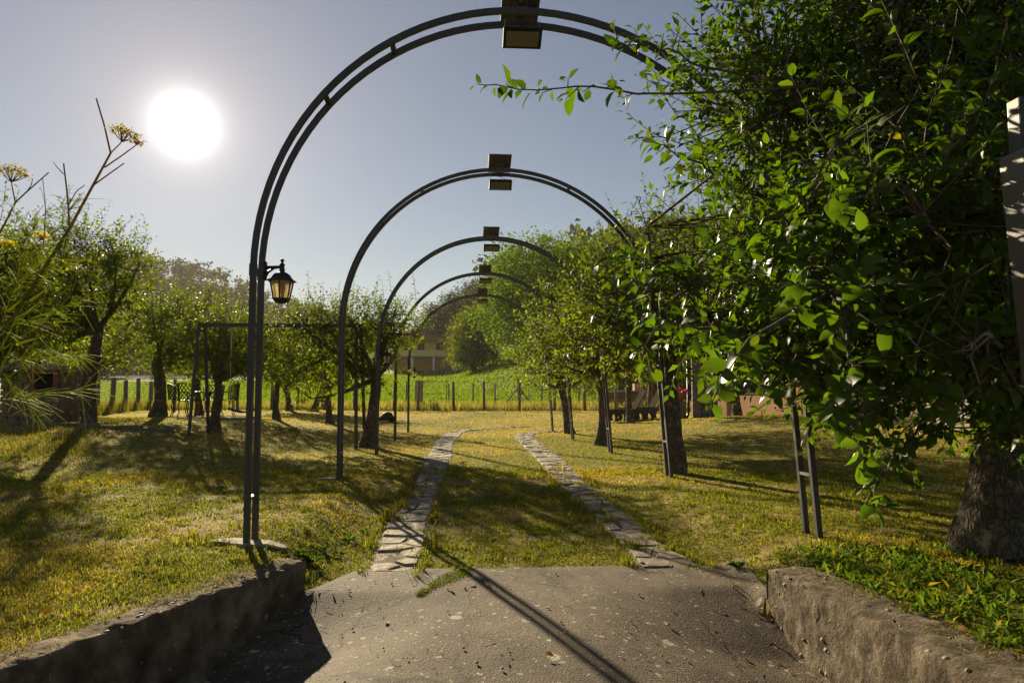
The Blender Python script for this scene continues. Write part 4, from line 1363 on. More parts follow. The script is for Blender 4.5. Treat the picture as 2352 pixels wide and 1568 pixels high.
for i in range(5):
    for X in (.06, .56):
        MB().box((OX + X, OY - D2 - .01, OZ + .72 + .07 * i), (.11, .12, .062)).build('brick', M['brick'], ov)
for i in range(5): MB().box((OX + .085 + i * .11, OY - D2 - .01, OZ + .72 - .07), (.10, .13, .062)).build('brick', M['brick'], ov)
for i in range(5): MB().box((OX + .085 + i * .11, OY - D2 - .01, OZ + .72 + .36), (.10, .13, .062)).build('brick', M['brick'], ov)
MB().box((OX + .31, OY - D2 + .025, OZ + .86), (.40, .02, .35)).build('fire_opening', M['soot_and_hollow_shade'], ov)  # flat sooty sheet, shade of the fire hollow put into its black
MB().box((OX, OY, OZ + H2 + .085), (W2 * 2 + .1, D2 * 2 + .1, .09)).build('cap_slab', M['slab'], ov)
# low edging in front of the raised lawn
ed = thing('lawn_edging', (-8, 13, g1(-8, 13)), 'dark low edging board along the raised left lawn', 'edging')
ep = [at(20, 974), at(120, 976), at(230, 981), at(330, 987), at(400, 991)]
for a, b in zip(ep[:-1], ep[1:]):
    a, b = np.array(a), np.array(b); a[2] = g1(*a[:2]); b[2] = g1(*b[:2])
    d = b - a; MB().box((a + b) / 2, (float(np.linalg.norm(d)) - .02, .05, .12), rz=math.atan2(d[1], d[0])).build('board', M['wood'], ed)


# ------------------------------------------------------------------ fences
def fence(name, pts, h, label, wires, wr, post_w=.11, wire_mat='galv', group=None):
    r = thing(name, (pts[0][0], pts[0][1], g1(*pts[0][:2])), label, 'fence', group)
    rr = random.Random(len(label))
    tops = []
    for (x, y) in pts:
        z = g1(x, y); hh = h * rr.uniform(.94, 1.07); lx = rr.uniform(-.04, .04)
        w = post_w * rr.uniform(.85, 1.15)
        MB().tube([(x, y, z - .1), (x + lx * .5, y, z + hh * .5), (x + lx, y, z + hh - .02), (x + lx, y, z + hh)], [w * .55, w * .5, w * .48, w * .3], 8).build('post', M['wood'], r, True)
        tops.append((x, y, z))
    for k in range(wires):
        t = (k + .5) / wires
        p = []
        for (a, b) in zip(tops[:-1], tops[1:]):
            p += [(a[0], a[1] - .06, a[2] + h * .95 * t), ((a[0] + b[0]) / 2, (a[1] + b[1]) / 2 - .06, (a[2] + b[2]) / 2 + h * .95 * t - .012)]
        p.append((tops[-1][0], tops[-1][1] - .06, tops[-1][2] + h * .95 * t))
        MB().tube(p, wr, 4, cap=False).build('wire', M[wire_mat], r)
    return r


fl_pts = [(-12.1, 14.8)] + [(float(aty(px, 940, Y)[0]), Y) for px, Y in ((20, 22.0), (110, 25.4), (184, 28.4), (222, 30.6), (257, 33), (288, 35.4), (317, 38), (345, 40.2))]
fence('wire_fence', fl_pts, 1.5, 'post and bright wire mesh fence left of the orchard', 13, .006, .2)
ff = [(float(aty(px, 943, 37)[0]), 37.0 + (0.2 if i % 2 else 0)) for i, px in enumerate((400, 470, 545, 622, 683, 742, 815, 905, 960, 1042, 1112, 1194, 1274, 1345, 1415, 1490, 1560))]
fence('wire_fence', ff, 1.42, 'weathered post and wire fence across the end of the lawn', 6, .003, .15)
f2 = [(float(aty(px, 920, 42.5)[0]), 42.5) for px in (640, 700, 780, 868, 933, 1031, 1087, 1137, 1190, 1245, 1330, 1420)]
fence('wire_fence', f2, 1.45, 'thin second fence at the edge of the green meadow', 4, .0025, .08)
br = thing('corner_brace', (f2[8][0], 42.4, g1(f2[8][0], 42.4)), 'timber corner post with two slanting braces before the meadow', 'brace')
bx0 = f2[8][0]; bz = g1(bx0, 42.4)
MB().tube([(bx0, 42.3, bz - .1), (bx0, 42.3, bz + 1.75)], .055, 8).build('post', M['wood'], br)
for s in (-1, 1): MB().tube([(bx0 + s * .95, 42.3, bz), (bx0 + s * .06, 42.3, bz + 1.15)], .04, 7).build('brace', M['wood'], br)
gx0, gx1 = float(aty(968, 915, 40)[0]), float(aty(1026, 915, 40)[0])
gt = thing('wire_gate', (gx0, 40, g1(gx0, 40)), 'light metal field gate with a pale wide post', 'gate')
zg = g1(gx0, 40)
MB().box((gx0 - .15, 40, zg + .75), (.38, .1, 1.6)).build('gate_post', M['slab'], gt)
for z in (.12, .85, 1.5): MB().tube([(gx0, 40, zg + z), (gx1, 40, zg + z)], .02, 6).build('rail', M['galv'], gt)
for x in (gx0 + .05, gx1): MB().tube([(x, 40, zg), (x, 40, zg + 1.55)], .025, 6).build('stile', M['wood'], gt)

# ------------------------------------------------------------------ far yellow house
M['yellow'] = plain('yellow_render', (.74, .58, .20), .9, var=.12, scale=1.5)
M['ochre'] = plain('ochre_render', (.48, .24, .05), .9, var=.15, scale=1.2)
M['tile'] = plain('roof_tile', (.26, .12, .075), .85, var=.3, scale=6)
M['shutter'] = plain('red_shutter', (.20, .055, .04), .7)
M['white'] = plain('white_paint', (.72, .70, .66), .6, var=.06)
M['pane'] = plain('dark_pane', (.02, .024, .03), .12)
HY = 118.0
hx = lambda px: float(aty(px, 800, HY)[0])
hz = lambda py: float(aty(1000, py, HY)[2])
hs = thing('yellow_house', (hx(960), HY, hz(848)), 'two-storey yellow house with balcony beyond the meadow', 'house')
x0, x1 = hx(900), hx(1022)
zb, zf, ze = hz(852), hz(818), hz(782)
MB().box(((x0 + x1) / 2, HY + 5, (zb + ze) / 2), (x1 - x0, 8, ze - zb)).build('wall', M['yellow'], hs)
MB().box(((x0 + x1) / 2 - .1, HY + .55, zb + (zf - zb) / 2 - .2), (x1 - x0 - 1.2, 1.0, zf - zb - .5)).build('ground_floor_wall', M['ochre'], hs)
bal = MB().box(((x0 + x1) / 2, HY - .1, zf - .12), (x1 - x0 + .3, 2.4, .24)).build('balcony_floor', M['slab'], hs)
MB().box(((x0 + x1) / 2, HY - 1.2, zf + .45), (x1 - x0 + .3, .16, .9)).build('parapet', M['yellow'], bal)
for px in (948, 997): MB().box((hx(px), HY - 1.1, (zb + zf) / 2 - .12), (.3, .3, zf - zb - .25)).build('column', M['white'], hs)
for px in (935, 965, 1010):
    wd = MB().box((hx(px), HY + .98, zf + 1.25), (1.2, .1, 1.9)).build('window', M['shutter'], hs)
    MB().box((hx(px), HY + .92, zf + 1.25), (.5, .06, 1.5)).build('pane', M['pane'], wd)
rf = MB(); rf.prism([(x0 - .8, ze), (x1 + .7, ze - .1), (x1 + .7, ze + .12), ((x0 + x1) / 2, ze + 1.5), (x0 - .8, ze + .2)], 'y', HY - 1.6, HY + 9.5); rfo = rf.build('roof', M['tile'], hs)
MB().box((hx(945), HY + 3, ze + 1.6), (.7, .7, 1.2)).build('chimney', M['yellow'], rfo)
MB().box((hx(1032), HY + 4, (zb + hz(792)) / 2), (1.9, 5, hz(792) - zb)).build('side_wing', M['ochre'], hs)
MB().prism([(x1 + .01, hz(786)), (hx(1046), hz(795)), (hx(1046), hz(797)), (x1 + .01, hz(788.5))], 'y', HY + .8, HY + 7).build('wing_roof', M['tile'], hs)
pk = thing('picket_fence', (hx(1050), 100, g1(hx(1050), 100)), 'rustic picket fence along the top of the meadow', 'fence')
mb = MB(); rr = random.Random(2)
for i in range(54):
    px = 1008 + i * 1.6
    x = float(aty(px, 840, 104)[0]); z = g1(x, 104); hgt = rr.uniform(.9, 1.35)
    mb.box((x, 104, z + hgt / 2), (.075, .05, hgt))
tag(mb.build('pickets', M['wood'], pk), kind='stuff')
for z in (.35, .8):
    xa, xb = float(aty(1008, 840, 104)[0]), float(aty(1094, 840, 104)[0])
    MB().tube([(xa, 104.06, g1(xa, 104) + z), ((xa + xb) / 2, 104.06, g1((xa + xb) / 2, 104) + z), (xb, 104.06, g1(xb, 104) + z)], .04, 5).build('rail', M['wood'], pk)

# ------------------------------------------------------------------ house at the right
M['salmon'] = plain('salmon_render', (.42, .24, .13), .92, var=.15, scale=2.0, bump=(30, .5, .008))
M['pinkish'] = plain('pinkish_render', (.34, .24, .19), .92, var=.14, scale=2.0, bump=(30, .5, .008))
M['drystone'] = surf('house_stone', [(0.3, (.12, .10, .085)), (0.7, (.30, .255, .21))], 5, .9, (20, 1, .015))
ho = thing('stone_house', (8.9, 27, g1(8.9, 27)), 'ochre house with stone corner and downpipe behind the near tree', 'house')
zc = g1(7.7, 26) - .1
MB().prism([(7.62, 26.03), (15.5, 26.03), (18.5, 34), (10.6, 34)], 'z', zc, zc + 3.4).build('wall', M['ochre'], ho)
MB().prism([(7.1, 25.5), (16.0, 25.5), (19.2, 34.6), (10.0, 34.6)], 'z', zc + 3.41, zc + 3.62).build('roof', M['tile'], ho)
rr = random.Random(9)
for (u0, u1, zt, ax) in ((7.58, 8.3, 2.1, 0), (8.3, 11.0, .95, 0)):
    z = 0
    while z < zt:
        h = rr.uniform(.2, .36); u = u0
        while u < u1 - .05:
            w = min(rr.uniform(.25, .5), u1 - u)
            if ax == 0: MB().box((u + w / 2, 25.98, zc + z + h / 2), (w - .025, .10 + rr.uniform(0, .03), h - .025), rz=rr.uniform(-.02, .02), taper=.95).build('stone', M['drystone'], ho)
            else: MB().box((7.585, u + w / 2, zc + z + h / 2), (.10 + rr.uniform(0, .03), w - .025, h - .025), taper=.95).build('stone', M['drystone'], ho)
            u += w
        z += h
MB().tube([(7.42, 25.85, zc + 3.3), (7.42, 25.85, zc + .3), (7.36, 25.8, zc + .16), (7.2, 25.75, zc + .1)], .05, 10).build('downpipe', M['cast'], ho, True)
wn_ = MB().box((9.6, 25.97, zc + 1.7), (1.0, .12, 1.2)).build('window', M['wood'], ho)
MB().box((9.6, 25.92, zc + 1.7), (.8, .06, 1.0)).build('pane', M['pane'], wn_)
tw = thing('terrace_wall', (8.2, 22, g1(8.2, 22)), 'salmon terrace wall topped by a dark iron railing', 'wall')
wa, wb = (8.15, 24.6), (9.0, 20.4)
d = np.array([wb[0] - wa[0], wb[1] - wa[1]]); ln = float(np.linalg.norm(d)); ang = math.atan2(d[1], d[0])
mc = ((wa[0] + wb[0]) / 2, (wa[1] + wb[1]) / 2); zt = g1(*mc)
MB().box((mc[0], mc[1], zt + .26), (ln, .22, .80), rz=ang).build('wall_body', M['salmon'], tw)
MB().box((wb[0] + .02, wb[1], zt + .36), (.30, .30, 1.06), rz=ang).build('pillar', M['ochre'], tw)
rl = MB().box((mc[0], mc[1], zt + .72), (ln - .1, .06, .04), rz=ang).build('bottom_rail', M['cast'], tw)
MB().box((mc[0], mc[1], zt + 1.45), (ln - .1, .06, .04), rz=ang).build('top_rail', M['cast'], tw)
nb = int(ln / .12)
for i in range(1, nb):
    t = i / nb
    MB().box((wa[0] + d[0] * t, wa[1] + d[1] * t, zt + 1.085), (.022, .022, .69), rz=ang).build('baluster', M['cast'], tw)
gw = thing('garden_wall', (9.3, 16, g1(9.3, 16)), 'long pinkish plaster wall seen through the near tree', 'wall')
wa, wb = (9.2, 19.8), (8.4, 8.6)
for i in range(4):
    t = (i + .5) / 4; c = (wa[0] + (wb[0] - wa[0]) * t, wa[1] + (wb[1] - wa[1]) * t)
    MB().box((c[0], c[1], g1(*c) + .75), (.25, 2.82, 1.7), rz=math.atan2(wb[1] - wa[1], wb[0] - wa[0]) - PI / 2).build('wall_section', M['pinkish'], gw)

# ------------------------------------------------------------------ loungers, pot, hanging spinner, shed
M['plastic_dark'] = plain('dark_resin', (.075, .068, .054), .9, var=.15, spec=.02)
M['sling'] = plain('lounger_sling', (.055, .048, .034), .9, var=.12, spec=0.0)


def lounger(loc, rz, label):
    r = thing('sun_lounger', (0, 0, 0), label, 'sun lounger', 'resin loungers on the lawn')
    for s in (-1, 1):
        rail = MB(); rail.box((0, s * .31, .34), (1.9, .05, .11)); rail.build('side_rail', M['plastic_dark'], r)
        for k in range(6):
            x = -.82 + k * .33
            MB().prism([(x - .12, .30), (x + .12, .30), (x + .04, .15), (x + .07, 0), (x - .07, 0), (x - .04, .15)], 'y', s * .31 - .022, s * .31 + .022).build('leg', M['plastic_dark'], r)
    MB().prism([(-.9, .38), (.25, .40), (.25, .425), (-.9, .41)], 'y', -.28, .28).build('seat_sling', M['sling'], r)
    a = math.radians(58)
    b = MB()
    for s in (-1, 1): b.tube([(.22, s * .27, .40), (.22 + .85 * math.cos(a), s * .27, .40 + .85 * math.sin(a))], .022, 6)
    b.tube([(.22 + .85 * math.cos(a), -.27, .40 + .85 * math.sin(a)), (.22 + .85 * math.cos(a), .27, .40 + .85 * math.sin(a))], .022, 6)
    b.build('back_frame', M['plastic_dark'], r)
    p = lambda t, o: (.22 + t * math.cos(a) - o * math.sin(a), .40 + t * math.sin(a) + o * math.cos(a))
    MB().prism([p(.02, -.008), p(.83, -.008), p(.83, .012), p(.02, .012)], 'y', -.25, .25).build('back_sling', M['sling'], r)
    for s in (-1, 1): MB().tube([(.62, s * .24, .95 * .62), (.86, s * .24, .38)], .014, 6).build('prop', M['plastic_dark'], r)
    r.location = loc; r.rotation_euler.z = rz
    return r


la = aty(1440, 960, 26.0); lb = aty(1482, 958, 27.0)
lounger((float(la[0]), 26.0, g1(la[0], 26.0)), .12, 'left dark resin sun lounger with raised back on the lawn')
lounger((float(lb[0]), 27.0, g1(lb[0], 27.0)), .12, 'right dark resin sun lounger with raised back on the lawn')
M['pink'] = plain('pink_petal', (.62, .03, .22), .6, var=.25, scale=60)
M['terracotta'] = plain('terracotta', (.36, .13, .06), .85)
fp = aty(1562, 905, 25.0)
pt = thing('flower_pot', (float(fp[0]), 25.0, g1(fp[0], 25.0)), 'pink flowers in a pot on a dark stand by the house corner', 'flower pot')
px_, pz_ = float(fp[0]), g1(fp[0], 25.0)
MB().box((px_ - .02, 25.0, pz_ + .30), (.36, .36, .60)).build('stand', M['wood'], pt)
MB().lathe([(.10, .60), (.15, .82), (.17, .83), (.17, .86), (.02, .85)], 14, (px_, 25.0, pz_)).build('pot', M['terracotta'], pt, True)
rngp = np.random.default_rng(5)
n = 90; dd = unit(rngp.normal(size=(n, 3))); dd[:, 2] = np.abs(dd[:, 2])
v, f = leaf_verts(np.array([px_, 25.0, pz_ + .86]) + dd * np.array([.24, .22, .12]), unit(dd + rngp.normal(size=(n, 3)) * .6), unit(rngp.normal(size=(n, 3))), np.full(n, .11), LEAF_LO)
raw_mesh('blossom', v, f, M['pink'], pt)
M['red_paper'] = plain('red_fabric', (.55, .035, .02), .6, var=.2)
hp = aty(1447, 850, 27.0)
sp = thing('wind_spinner', tuple(float(q) for q in hp), 'red tiered wind spinner hanging in the trees above the loungers', 'wind spinner')
for i, (rad, z) in enumerate(((.09, .28), (.17, .16), (.2, .04), (.19, -.08), (.17, -.2), (.12, -.32))):
    MB().lathe([(rad * .55, z - .055), (rad, z - .03), (rad, z + .03), (rad * .55, z + .055)], 9, tuple(hp)).build('tier', M['red_paper'], sp)
MB().tube([(hp[0], hp[1], hp[2] - .35), (hp[0], hp[1], hp[2] + 1.1)], .01, 5).build('cord', M['rope'], sp)
sh = aty(1428, 905, 40.0)
sd = thing('low_shed', (float(sh[0]), 40.0, g1(sh[0], 40.0)), 'low grey lean-to shed beyond the fence behind the loungers', 'shed')
sx, sz = float(sh[0]), g1(sh[0], 40.0)
MB().box((sx, 40.5, sz + .45), (2.0, 1.2, .9)).build('wall', M['wood'], sd)
MB().prism([(sx - 1.15, sz + .9), (sx + 1.15, sz + .98), (sx + 1.15, sz + 1.04), (sx - 1.15, sz + .96)], 'y', 39.6, 41.3).build('roof', M['slab'], sd)
MB().box((sx + 1.0, 40.4, sz + .7), (.5, .5, 1.4)).build('chimney', M['pinkish'], sd)
# robotic mower
M['orange'] = plain('orange_trim', (.55, .12, .02), .5)
mw = aty(890, 952, 27.0); mx_, mz = float(mw[0]), g1(mw[0], 27.0)
mo = thing('lawn_mower', (mx_, 27.0, mz), 'dark humped robot mower parked behind the third arch', 'mower')
for j, (sc, nm, mt, zz) in enumerate(((1.0, 'shell', 'plastic_dark', .05), (.62, 'cover', 'housing', .16))):
    pr = [(.30 * sc, zz), (.33 * sc, zz + .05), (.30 * sc, zz + .11), (.22 * sc, zz + .16), (.1 * sc, zz + .185), (.01, zz + .19)]
    ob = MB().lathe(pr, 18, (mx_, 27.0, mz)).build(nm, M[mt], mo, True)
MB().lathe([(.325, .035), (.335, .045), (.335, .055), (.325, .06)], 18, (mx_, 27.0, mz)).build('trim', M['orange'], mo)
for s in (-1, 1):
    MB().tube([(mx_ + .18, 27.0 + s * .24, mz + .09), (mx_ + .18, 27.0 + s * .31, mz + .09)], .09, 14).build('wheel', M['cable'], mo)

# ------------------------------------------------------------------ gate post at the right edge
pa = aty(2294, 364, 2.54); pb = aty(2347, 860, 2.54)
lean_x = float((pb[0] - pa[0]) / (pa[2] - pb[2])); w = .12
gp = thing('gate_post', (float(pa[0]) + .06 + lean_x * pa[2], 2.45, 0), 'grey painted steel gate post at the right edge', 'gate post')
zt = float(pa[2])
body = MB()
xt = float(pa[0]); vsb = []
for z in (-.05, zt - .012, zt):
    off = lean_x * (zt - z); k = .006 if z == zt else 0
    for (ux, uy) in ((0 + k, 0 + k), (w - k, 0 + k), (w - k, w - k), (0 + k, w - k)): vsb.append((xt + off + ux, 2.42 + uy, z + (.02 * ux / w)))
body.add(vsb, [(3, 2, 1, 0)] + [(j * 4 + i, j * 4 + (i + 1) % 4, j * 4 + 4 + (i + 1) % 4, j * 4 + 4 + i) for j in (0, 1) for i in range(4)] + [(8, 9, 10, 11)])
body.build('post_body', M['gate'], gp)
ut = aty(2309, 240, 2.515); xu, zu = float(ut[0]), float(ut[2])
up = MB(); pr = []
r = .012
for (cx_, cy_, a0) in ((.075 - r, .075 - r, 0), (r, .075 - r, PI / 2), (r, r, PI), (.075 - r, r, 1.5 * PI)):
    for q in range(4): pr.append((xu + cx_ + r * math.cos(a0 + q * PI / 6), 2.44 + cy_ + r * math.sin(a0 + q * PI / 6)))
up.prism(pr, 'z', zt + .004, zu); up.build('upper_tube', plain('gate_tube', (.075, .073, .073), .4, metal=.2, var=.1), gp)
MB().box((xu + .02, 2.438, zt + .06), (.007, .006, .05)).build('slot', M['soot_and_hollow_shade'], gp)  # dark plate on the tube; its black is painted shade for a slot
MB().box((xt + .075, 2.416, zt - .10), (.035, .008, .13)).build('keeper_slot', M['soot_and_hollow_shade'], gp)  # dark plate on the post, the slot's inner shade given as colour


# ------------------------------------------------------------------ fennel at the left
def fennel():
    rng = np.random.default_rng(77)
    Y = 1.75
    P = lambda px, py, y=Y: aty(px, py, y)
    base = P(-190, 1490)
    r = thing('fennel', (float(base[0]), Y, g1(base[0], Y)), 'tall yellow-green wild fennel with flower umbels at the left edge', 'plant')
    b0 = np.array([base[0], Y, 0.0])
    cg = np.array((.10, .12, .03))

    def stem(pts, r0, r1, nm='stem', c=cg):
        pts = np.array(pts); r0, r1 = r0 * .62, r1 * .6
        t = np.linspace(0, 1, 14); s = np.linspace(0, 1, len(pts))
        ln = np.stack([np.interp(t, s, pts[:, j]) for j in range(3)], 1)
        v, f = strands(ln[None], r0, r1, 6)
        raw_mesh(nm, v, f, M['fennel'], r, True, np.tile(c, (len(v), 1)))
        return ln
    tan_ = np.array((.17, .13, .075))
    stem([b0, P(-40, 900), P(0, 778), P(160, 524)], .008, .0062)
    stem([P(160, 524), P(214, 425), P(254, 352)], .0055, .0038, c=tan_)
    stem([P(254, 352), P(240, 290), P(221, 226)], .0034, .0028, c=tan_)
    stem([P(254, 352), P(276, 330), P(281, 322)], .0024, .0018, c=tan_)
    stem([P(240, 385), P(282, 356), P(312, 334)], .0028, .002, c=tan_)
    stem([P(215, 425), P(250, 400), P(285, 375)], .003, .002, c=tan_)
    stem([P(160, 524), P(155, 450), P(146, 375)], .0038, .0025, c=tan_)
    stem([P(158, 470), P(175, 440), P(195, 425)], .0022, .0015, c=tan_)
    stem([P(146, 400), P(132, 385), P(122, 372)], .0022, .0012, c=tan_)
    stem([P(12, 512), P(35, 465), P(62, 440), P(112, 396)], .0035, .002, c=tan_)
    stem([P(35, 465), P(30, 440), P(26, 418)], .0025, .0018, c=tan_)
    stem([P(62, 440), P(72, 425), P(75, 410)], .002, .0012, c=tan_)
    stem([P(-60, 640), P(12, 512)], .005, .0038, c=tan_)
    stem([b0, P(-60, 1000), P(-60, 640)], .008, .005)
    stem([P(100, 560), P(105, 480), P(98, 410)], .002, .0012, c=tan_)

    def umbel(c, up, rad, col, n=13, seeds=5):
        c = np.array(c); lines = []; P_, D_ = [], []
        a = unit(np.cross(up, [0.3, 1, .2])); b = np.cross(up, a)
        for k in range(n):
            an = k * 2.4; q = rad * math.sqrt((k + .5) / n)
            e = c + up * rad * (1.0 - .35 * (q / rad) ** 2) + (a * math.cos(an) + b * math.sin(an)) * q
            lines.append(np.stack([c, (c + e) / 2 + up * rad * .06 * -1, e]))
            for j in range(seeds * 3):
                P_.append(e + rng.normal(size=3) * .0045); D_.append(unit(rng.normal(size=3)))
        v, f = strands(np.array(lines), .0011, .0008, 4)
        u = raw_mesh('umbel', v, f, M['fennel'], r, True, np.tile(col * .7, (len(v), 1)))
        P_, D_ = np.array(P_), np.array(D_)
        v, f = leaf_verts(P_, D_, unit(rng.normal(size=P_.shape)), np.full(len(P_), .0075), LEAF_LO)
        raw_mesh('florets', v, f, M['fennel'], u, False, np.tile(col, (len(v), 1)))
    U = unit(np.array([.12, 0, 1.0]))
    umbel(P(281, 326), U, .030, np.array((.22, .19, .10)))
    umbel(P(26, 418), U, .032, np.array((.22, .18, .09)))
    umbel(P(314, 333), U, .010, np.array((.2, .15, .08)), 5)
    for (q, s) in (((14, 548), .018), ((95, 530), .015)):
        umbel(P(q[0], q[1] + 22, Y + rng.uniform(-.25, .2)), U, s, np.array((.36, .31, .04)), 12, 2)
    # yellow-green side stems and sheaths
    yg = np.array((.16, .20, .02))
    for (pp, r0) in ((((-30, 860), (60, 690), (75, 560)), .004), (((60, 720), (130, 680), (190, 640)), .003), (((10, 800), (100, 740), (160, 680)), .003),
                     (((-40, 900), (60, 840), (120, 790), (185, 752)), .003), (((60, 840), (85, 770), (140, 830)), .0025), (((-20, 620), (20, 560)), .003), (((0, 850), (40, 770), (50, 640), (20, 560)), .003)):
        stem([P(*q) for q in pp], r0, .0016, 'side_stem', yg)
    for (a, b, m_) in (((145, 598), (208, 595), .004), ((40, 790), (100, 772), .0042), ((125, 740), (168, 738), .003), ((18, 715), (48, 690), .004), ((70, 690), (105, 665), .0035)):
        ln = np.stack([P(*a), (P(*a) + P(*b)) / 2, P(*b)]); v, f = strands(ln[None], m_, .001, 5)
        raw_mesh('leaf_sheath', v, f, M['fennel'], r, True, np.tile(np.array((.26, .28, .02)), (len(v), 1)))
    # feathery leaves
    lines = []; r_ = []
    for (q, ln, dx, dy) in [((10, 860), .13, .4, -.4), ((-10, 760), .2, .6, .3), ((20, 690), .2, .3, .7), ((60, 620), .16, .5, .7),
                            ((-20, 560), .2, .8, .5), ((100, 620), .1, .6, .2), ((-10, 920), .16, .6, .1), ((20, 830), .13, .9, .1), ((5, 740), .2, .4, .9), ((80, 800), .10, .8, -.2)]:
        p0 = P(q[0], q[1], Y + rng.uniform(-.25, .2))
        ax = unit(np.array([dx, rng.uniform(-.3, .3), dy]))
        for k in range(30):
            t = rng.random(); s0 = p0 + ax * ln * t
            d = unit(ax * .9 + rng.normal(size=3) * .55); L = ln * rng.uniform(.25, .5)
            lines.append(np.stack([s0, s0 + d * L * .5 + np.array([0, 0, -.004]), s0 + d * L + np.array([0, 0, -.015])]))
        lines.append(np.stack([p0, p0 + ax * ln * .5, p0 + ax * ln]))
    v, f = strands(np.array(lines), .0009, .0004, 3)
    tag(raw_mesh('feathery_leaves', v, f, M['fennel'], r, True, np.tile(np.array((.27, .32, .04)), (len(v), 1)) * rng.uniform(.7, 1.3, (len(v), 1))), kind='stuff')


fennel()


# ------------------------------------------------------------------ grass
def track_mask(x, y, wide=1.0):
    """1 inside a stone track"""
    out = np.zeros(len(x), bool)
    for (tx, ty, tw_) in TRACK_SAMPLES:
        for a in range(0, len(tx), 2):
            sel = np.abs(y - ty[a]) < .6
            if sel.any():
                q = np.where(sel)[0]
                d = np.hypot(x[q] - tx[a], y[q] - ty[a])
                out[q] |= d < tw_[a] * wide * (.78 + .34 * vnoise(x[q] * 7, y[q] * 7, 31))
    return out


def grass_cols(x, y, rng, n):
    dry = fbm(x * .55, y * .4, 51, 4) * 1.0 + .25 * (fbm(x * 2.3, y * 2.0, 55, 2) - .5)
    dry = dry + .12 * sstep((y - 21) / 6) + .05 * sstep((-x - 2) / 3)
    dry = dry - .10 * sstep((x - .5) / 2) * (y < 20)
    dry = dry + .22 * (vnoise(x * 13, y * 13, 57) - .5)
    t = sstep((dry - .41) / .32) * .8 + rng.normal(size=n) * .2
    t = np.clip(t, 0, 1)[:, None]
    green = np.array((.165, .208, .016)); yel = np.array((.39, .34, .035)); straw = np.array((.50, .40, .14))
    c = np.where(t < .5, green + (yel - green) * t * 2, yel + (straw - yel) * (t * 2 - 1))
    br = rng.random(n)[:, None]
    c = np.where(br < .06, np.array((.27, .16, .07)), c) * rng.uniform(.45, 1.22, (n, 1))
    return c


def blades(x, y, h, w, rng, cols, lean=.55, seg=2):
    n = len(x); z = ground(x, y) - .012
    az = rng.random(n) * 2 * PI
    side = np.stack([np.cos(az), np.sin(az), np.zeros(n)], 1)
    fw = np.stack([-np.sin(az), np.cos(az), np.zeros(n)], 1)
    b = np.stack([x, y, z], 1)
    ln = rng.uniform(.1, 1, n)[:, None] * lean
    up = np.array([0, 0, 1.0])
    hh = h[:, None]; ww = w[:, None]
    if seg == 2:
        m = b + up * hh * .6 + fw * hh * ln * .35
        t = b + up * hh * (1 - .35 * ln) + fw * hh * ln * 1.0
        v = np.stack([b - side * ww * .5, b + side * ww * .5, m + side * ww * .42, m - side * ww * .42, t], 1).reshape(-1, 3)
        i = np.arange(n)[:, None] * 5
        f = np.concatenate([i + np.array([[0, 1, 2]]), i + np.array([[0, 2, 3]]), i + np.array([[3, 2, 4]])], 0)
        c = np.repeat(cols, 5, 0)
    else:
        t = b + up * hh * (1 - .3 * ln) + fw * hh * ln * .9
        v = np.stack([b - side * ww * .5, b + side * ww * .5, t], 1).reshape(-1, 3)
        f = np.arange(n * 3).reshape(n, 3)
        c = np.repeat(cols, 3, 0)
    return v, f, c


def allowed(x, y):
    xl = wall_left_x(np.minimum(y, 4.9)); xr = wall_right_x(np.minimum(y, 4.53))
    edge = 5.27 + .34 * (fbm(x * 2.2, y * 0, 41) - .5) + .10 * (vnoise(x * 14, y * 0, 43) - .5)
    bad = (y < edge) & (x > np.where(y > 4.9, -1.53 + (y - 4.9) * .4, xl - .17 + .10 * vnoise(x * 9, y * 9, 47))) & (x < np.where(y > 4.6, 1.42, xr + .19 + .16 * vnoise(x * 9, y * 9, 48)))
    bad |= (y < edge) & (x > -1.45) & (x < 1.38)
    tm = track_mask(x, y)
    joint = tm & (fbm(x * 6, y * 6, 61) > .62)
    return ~bad & (~tm | joint)


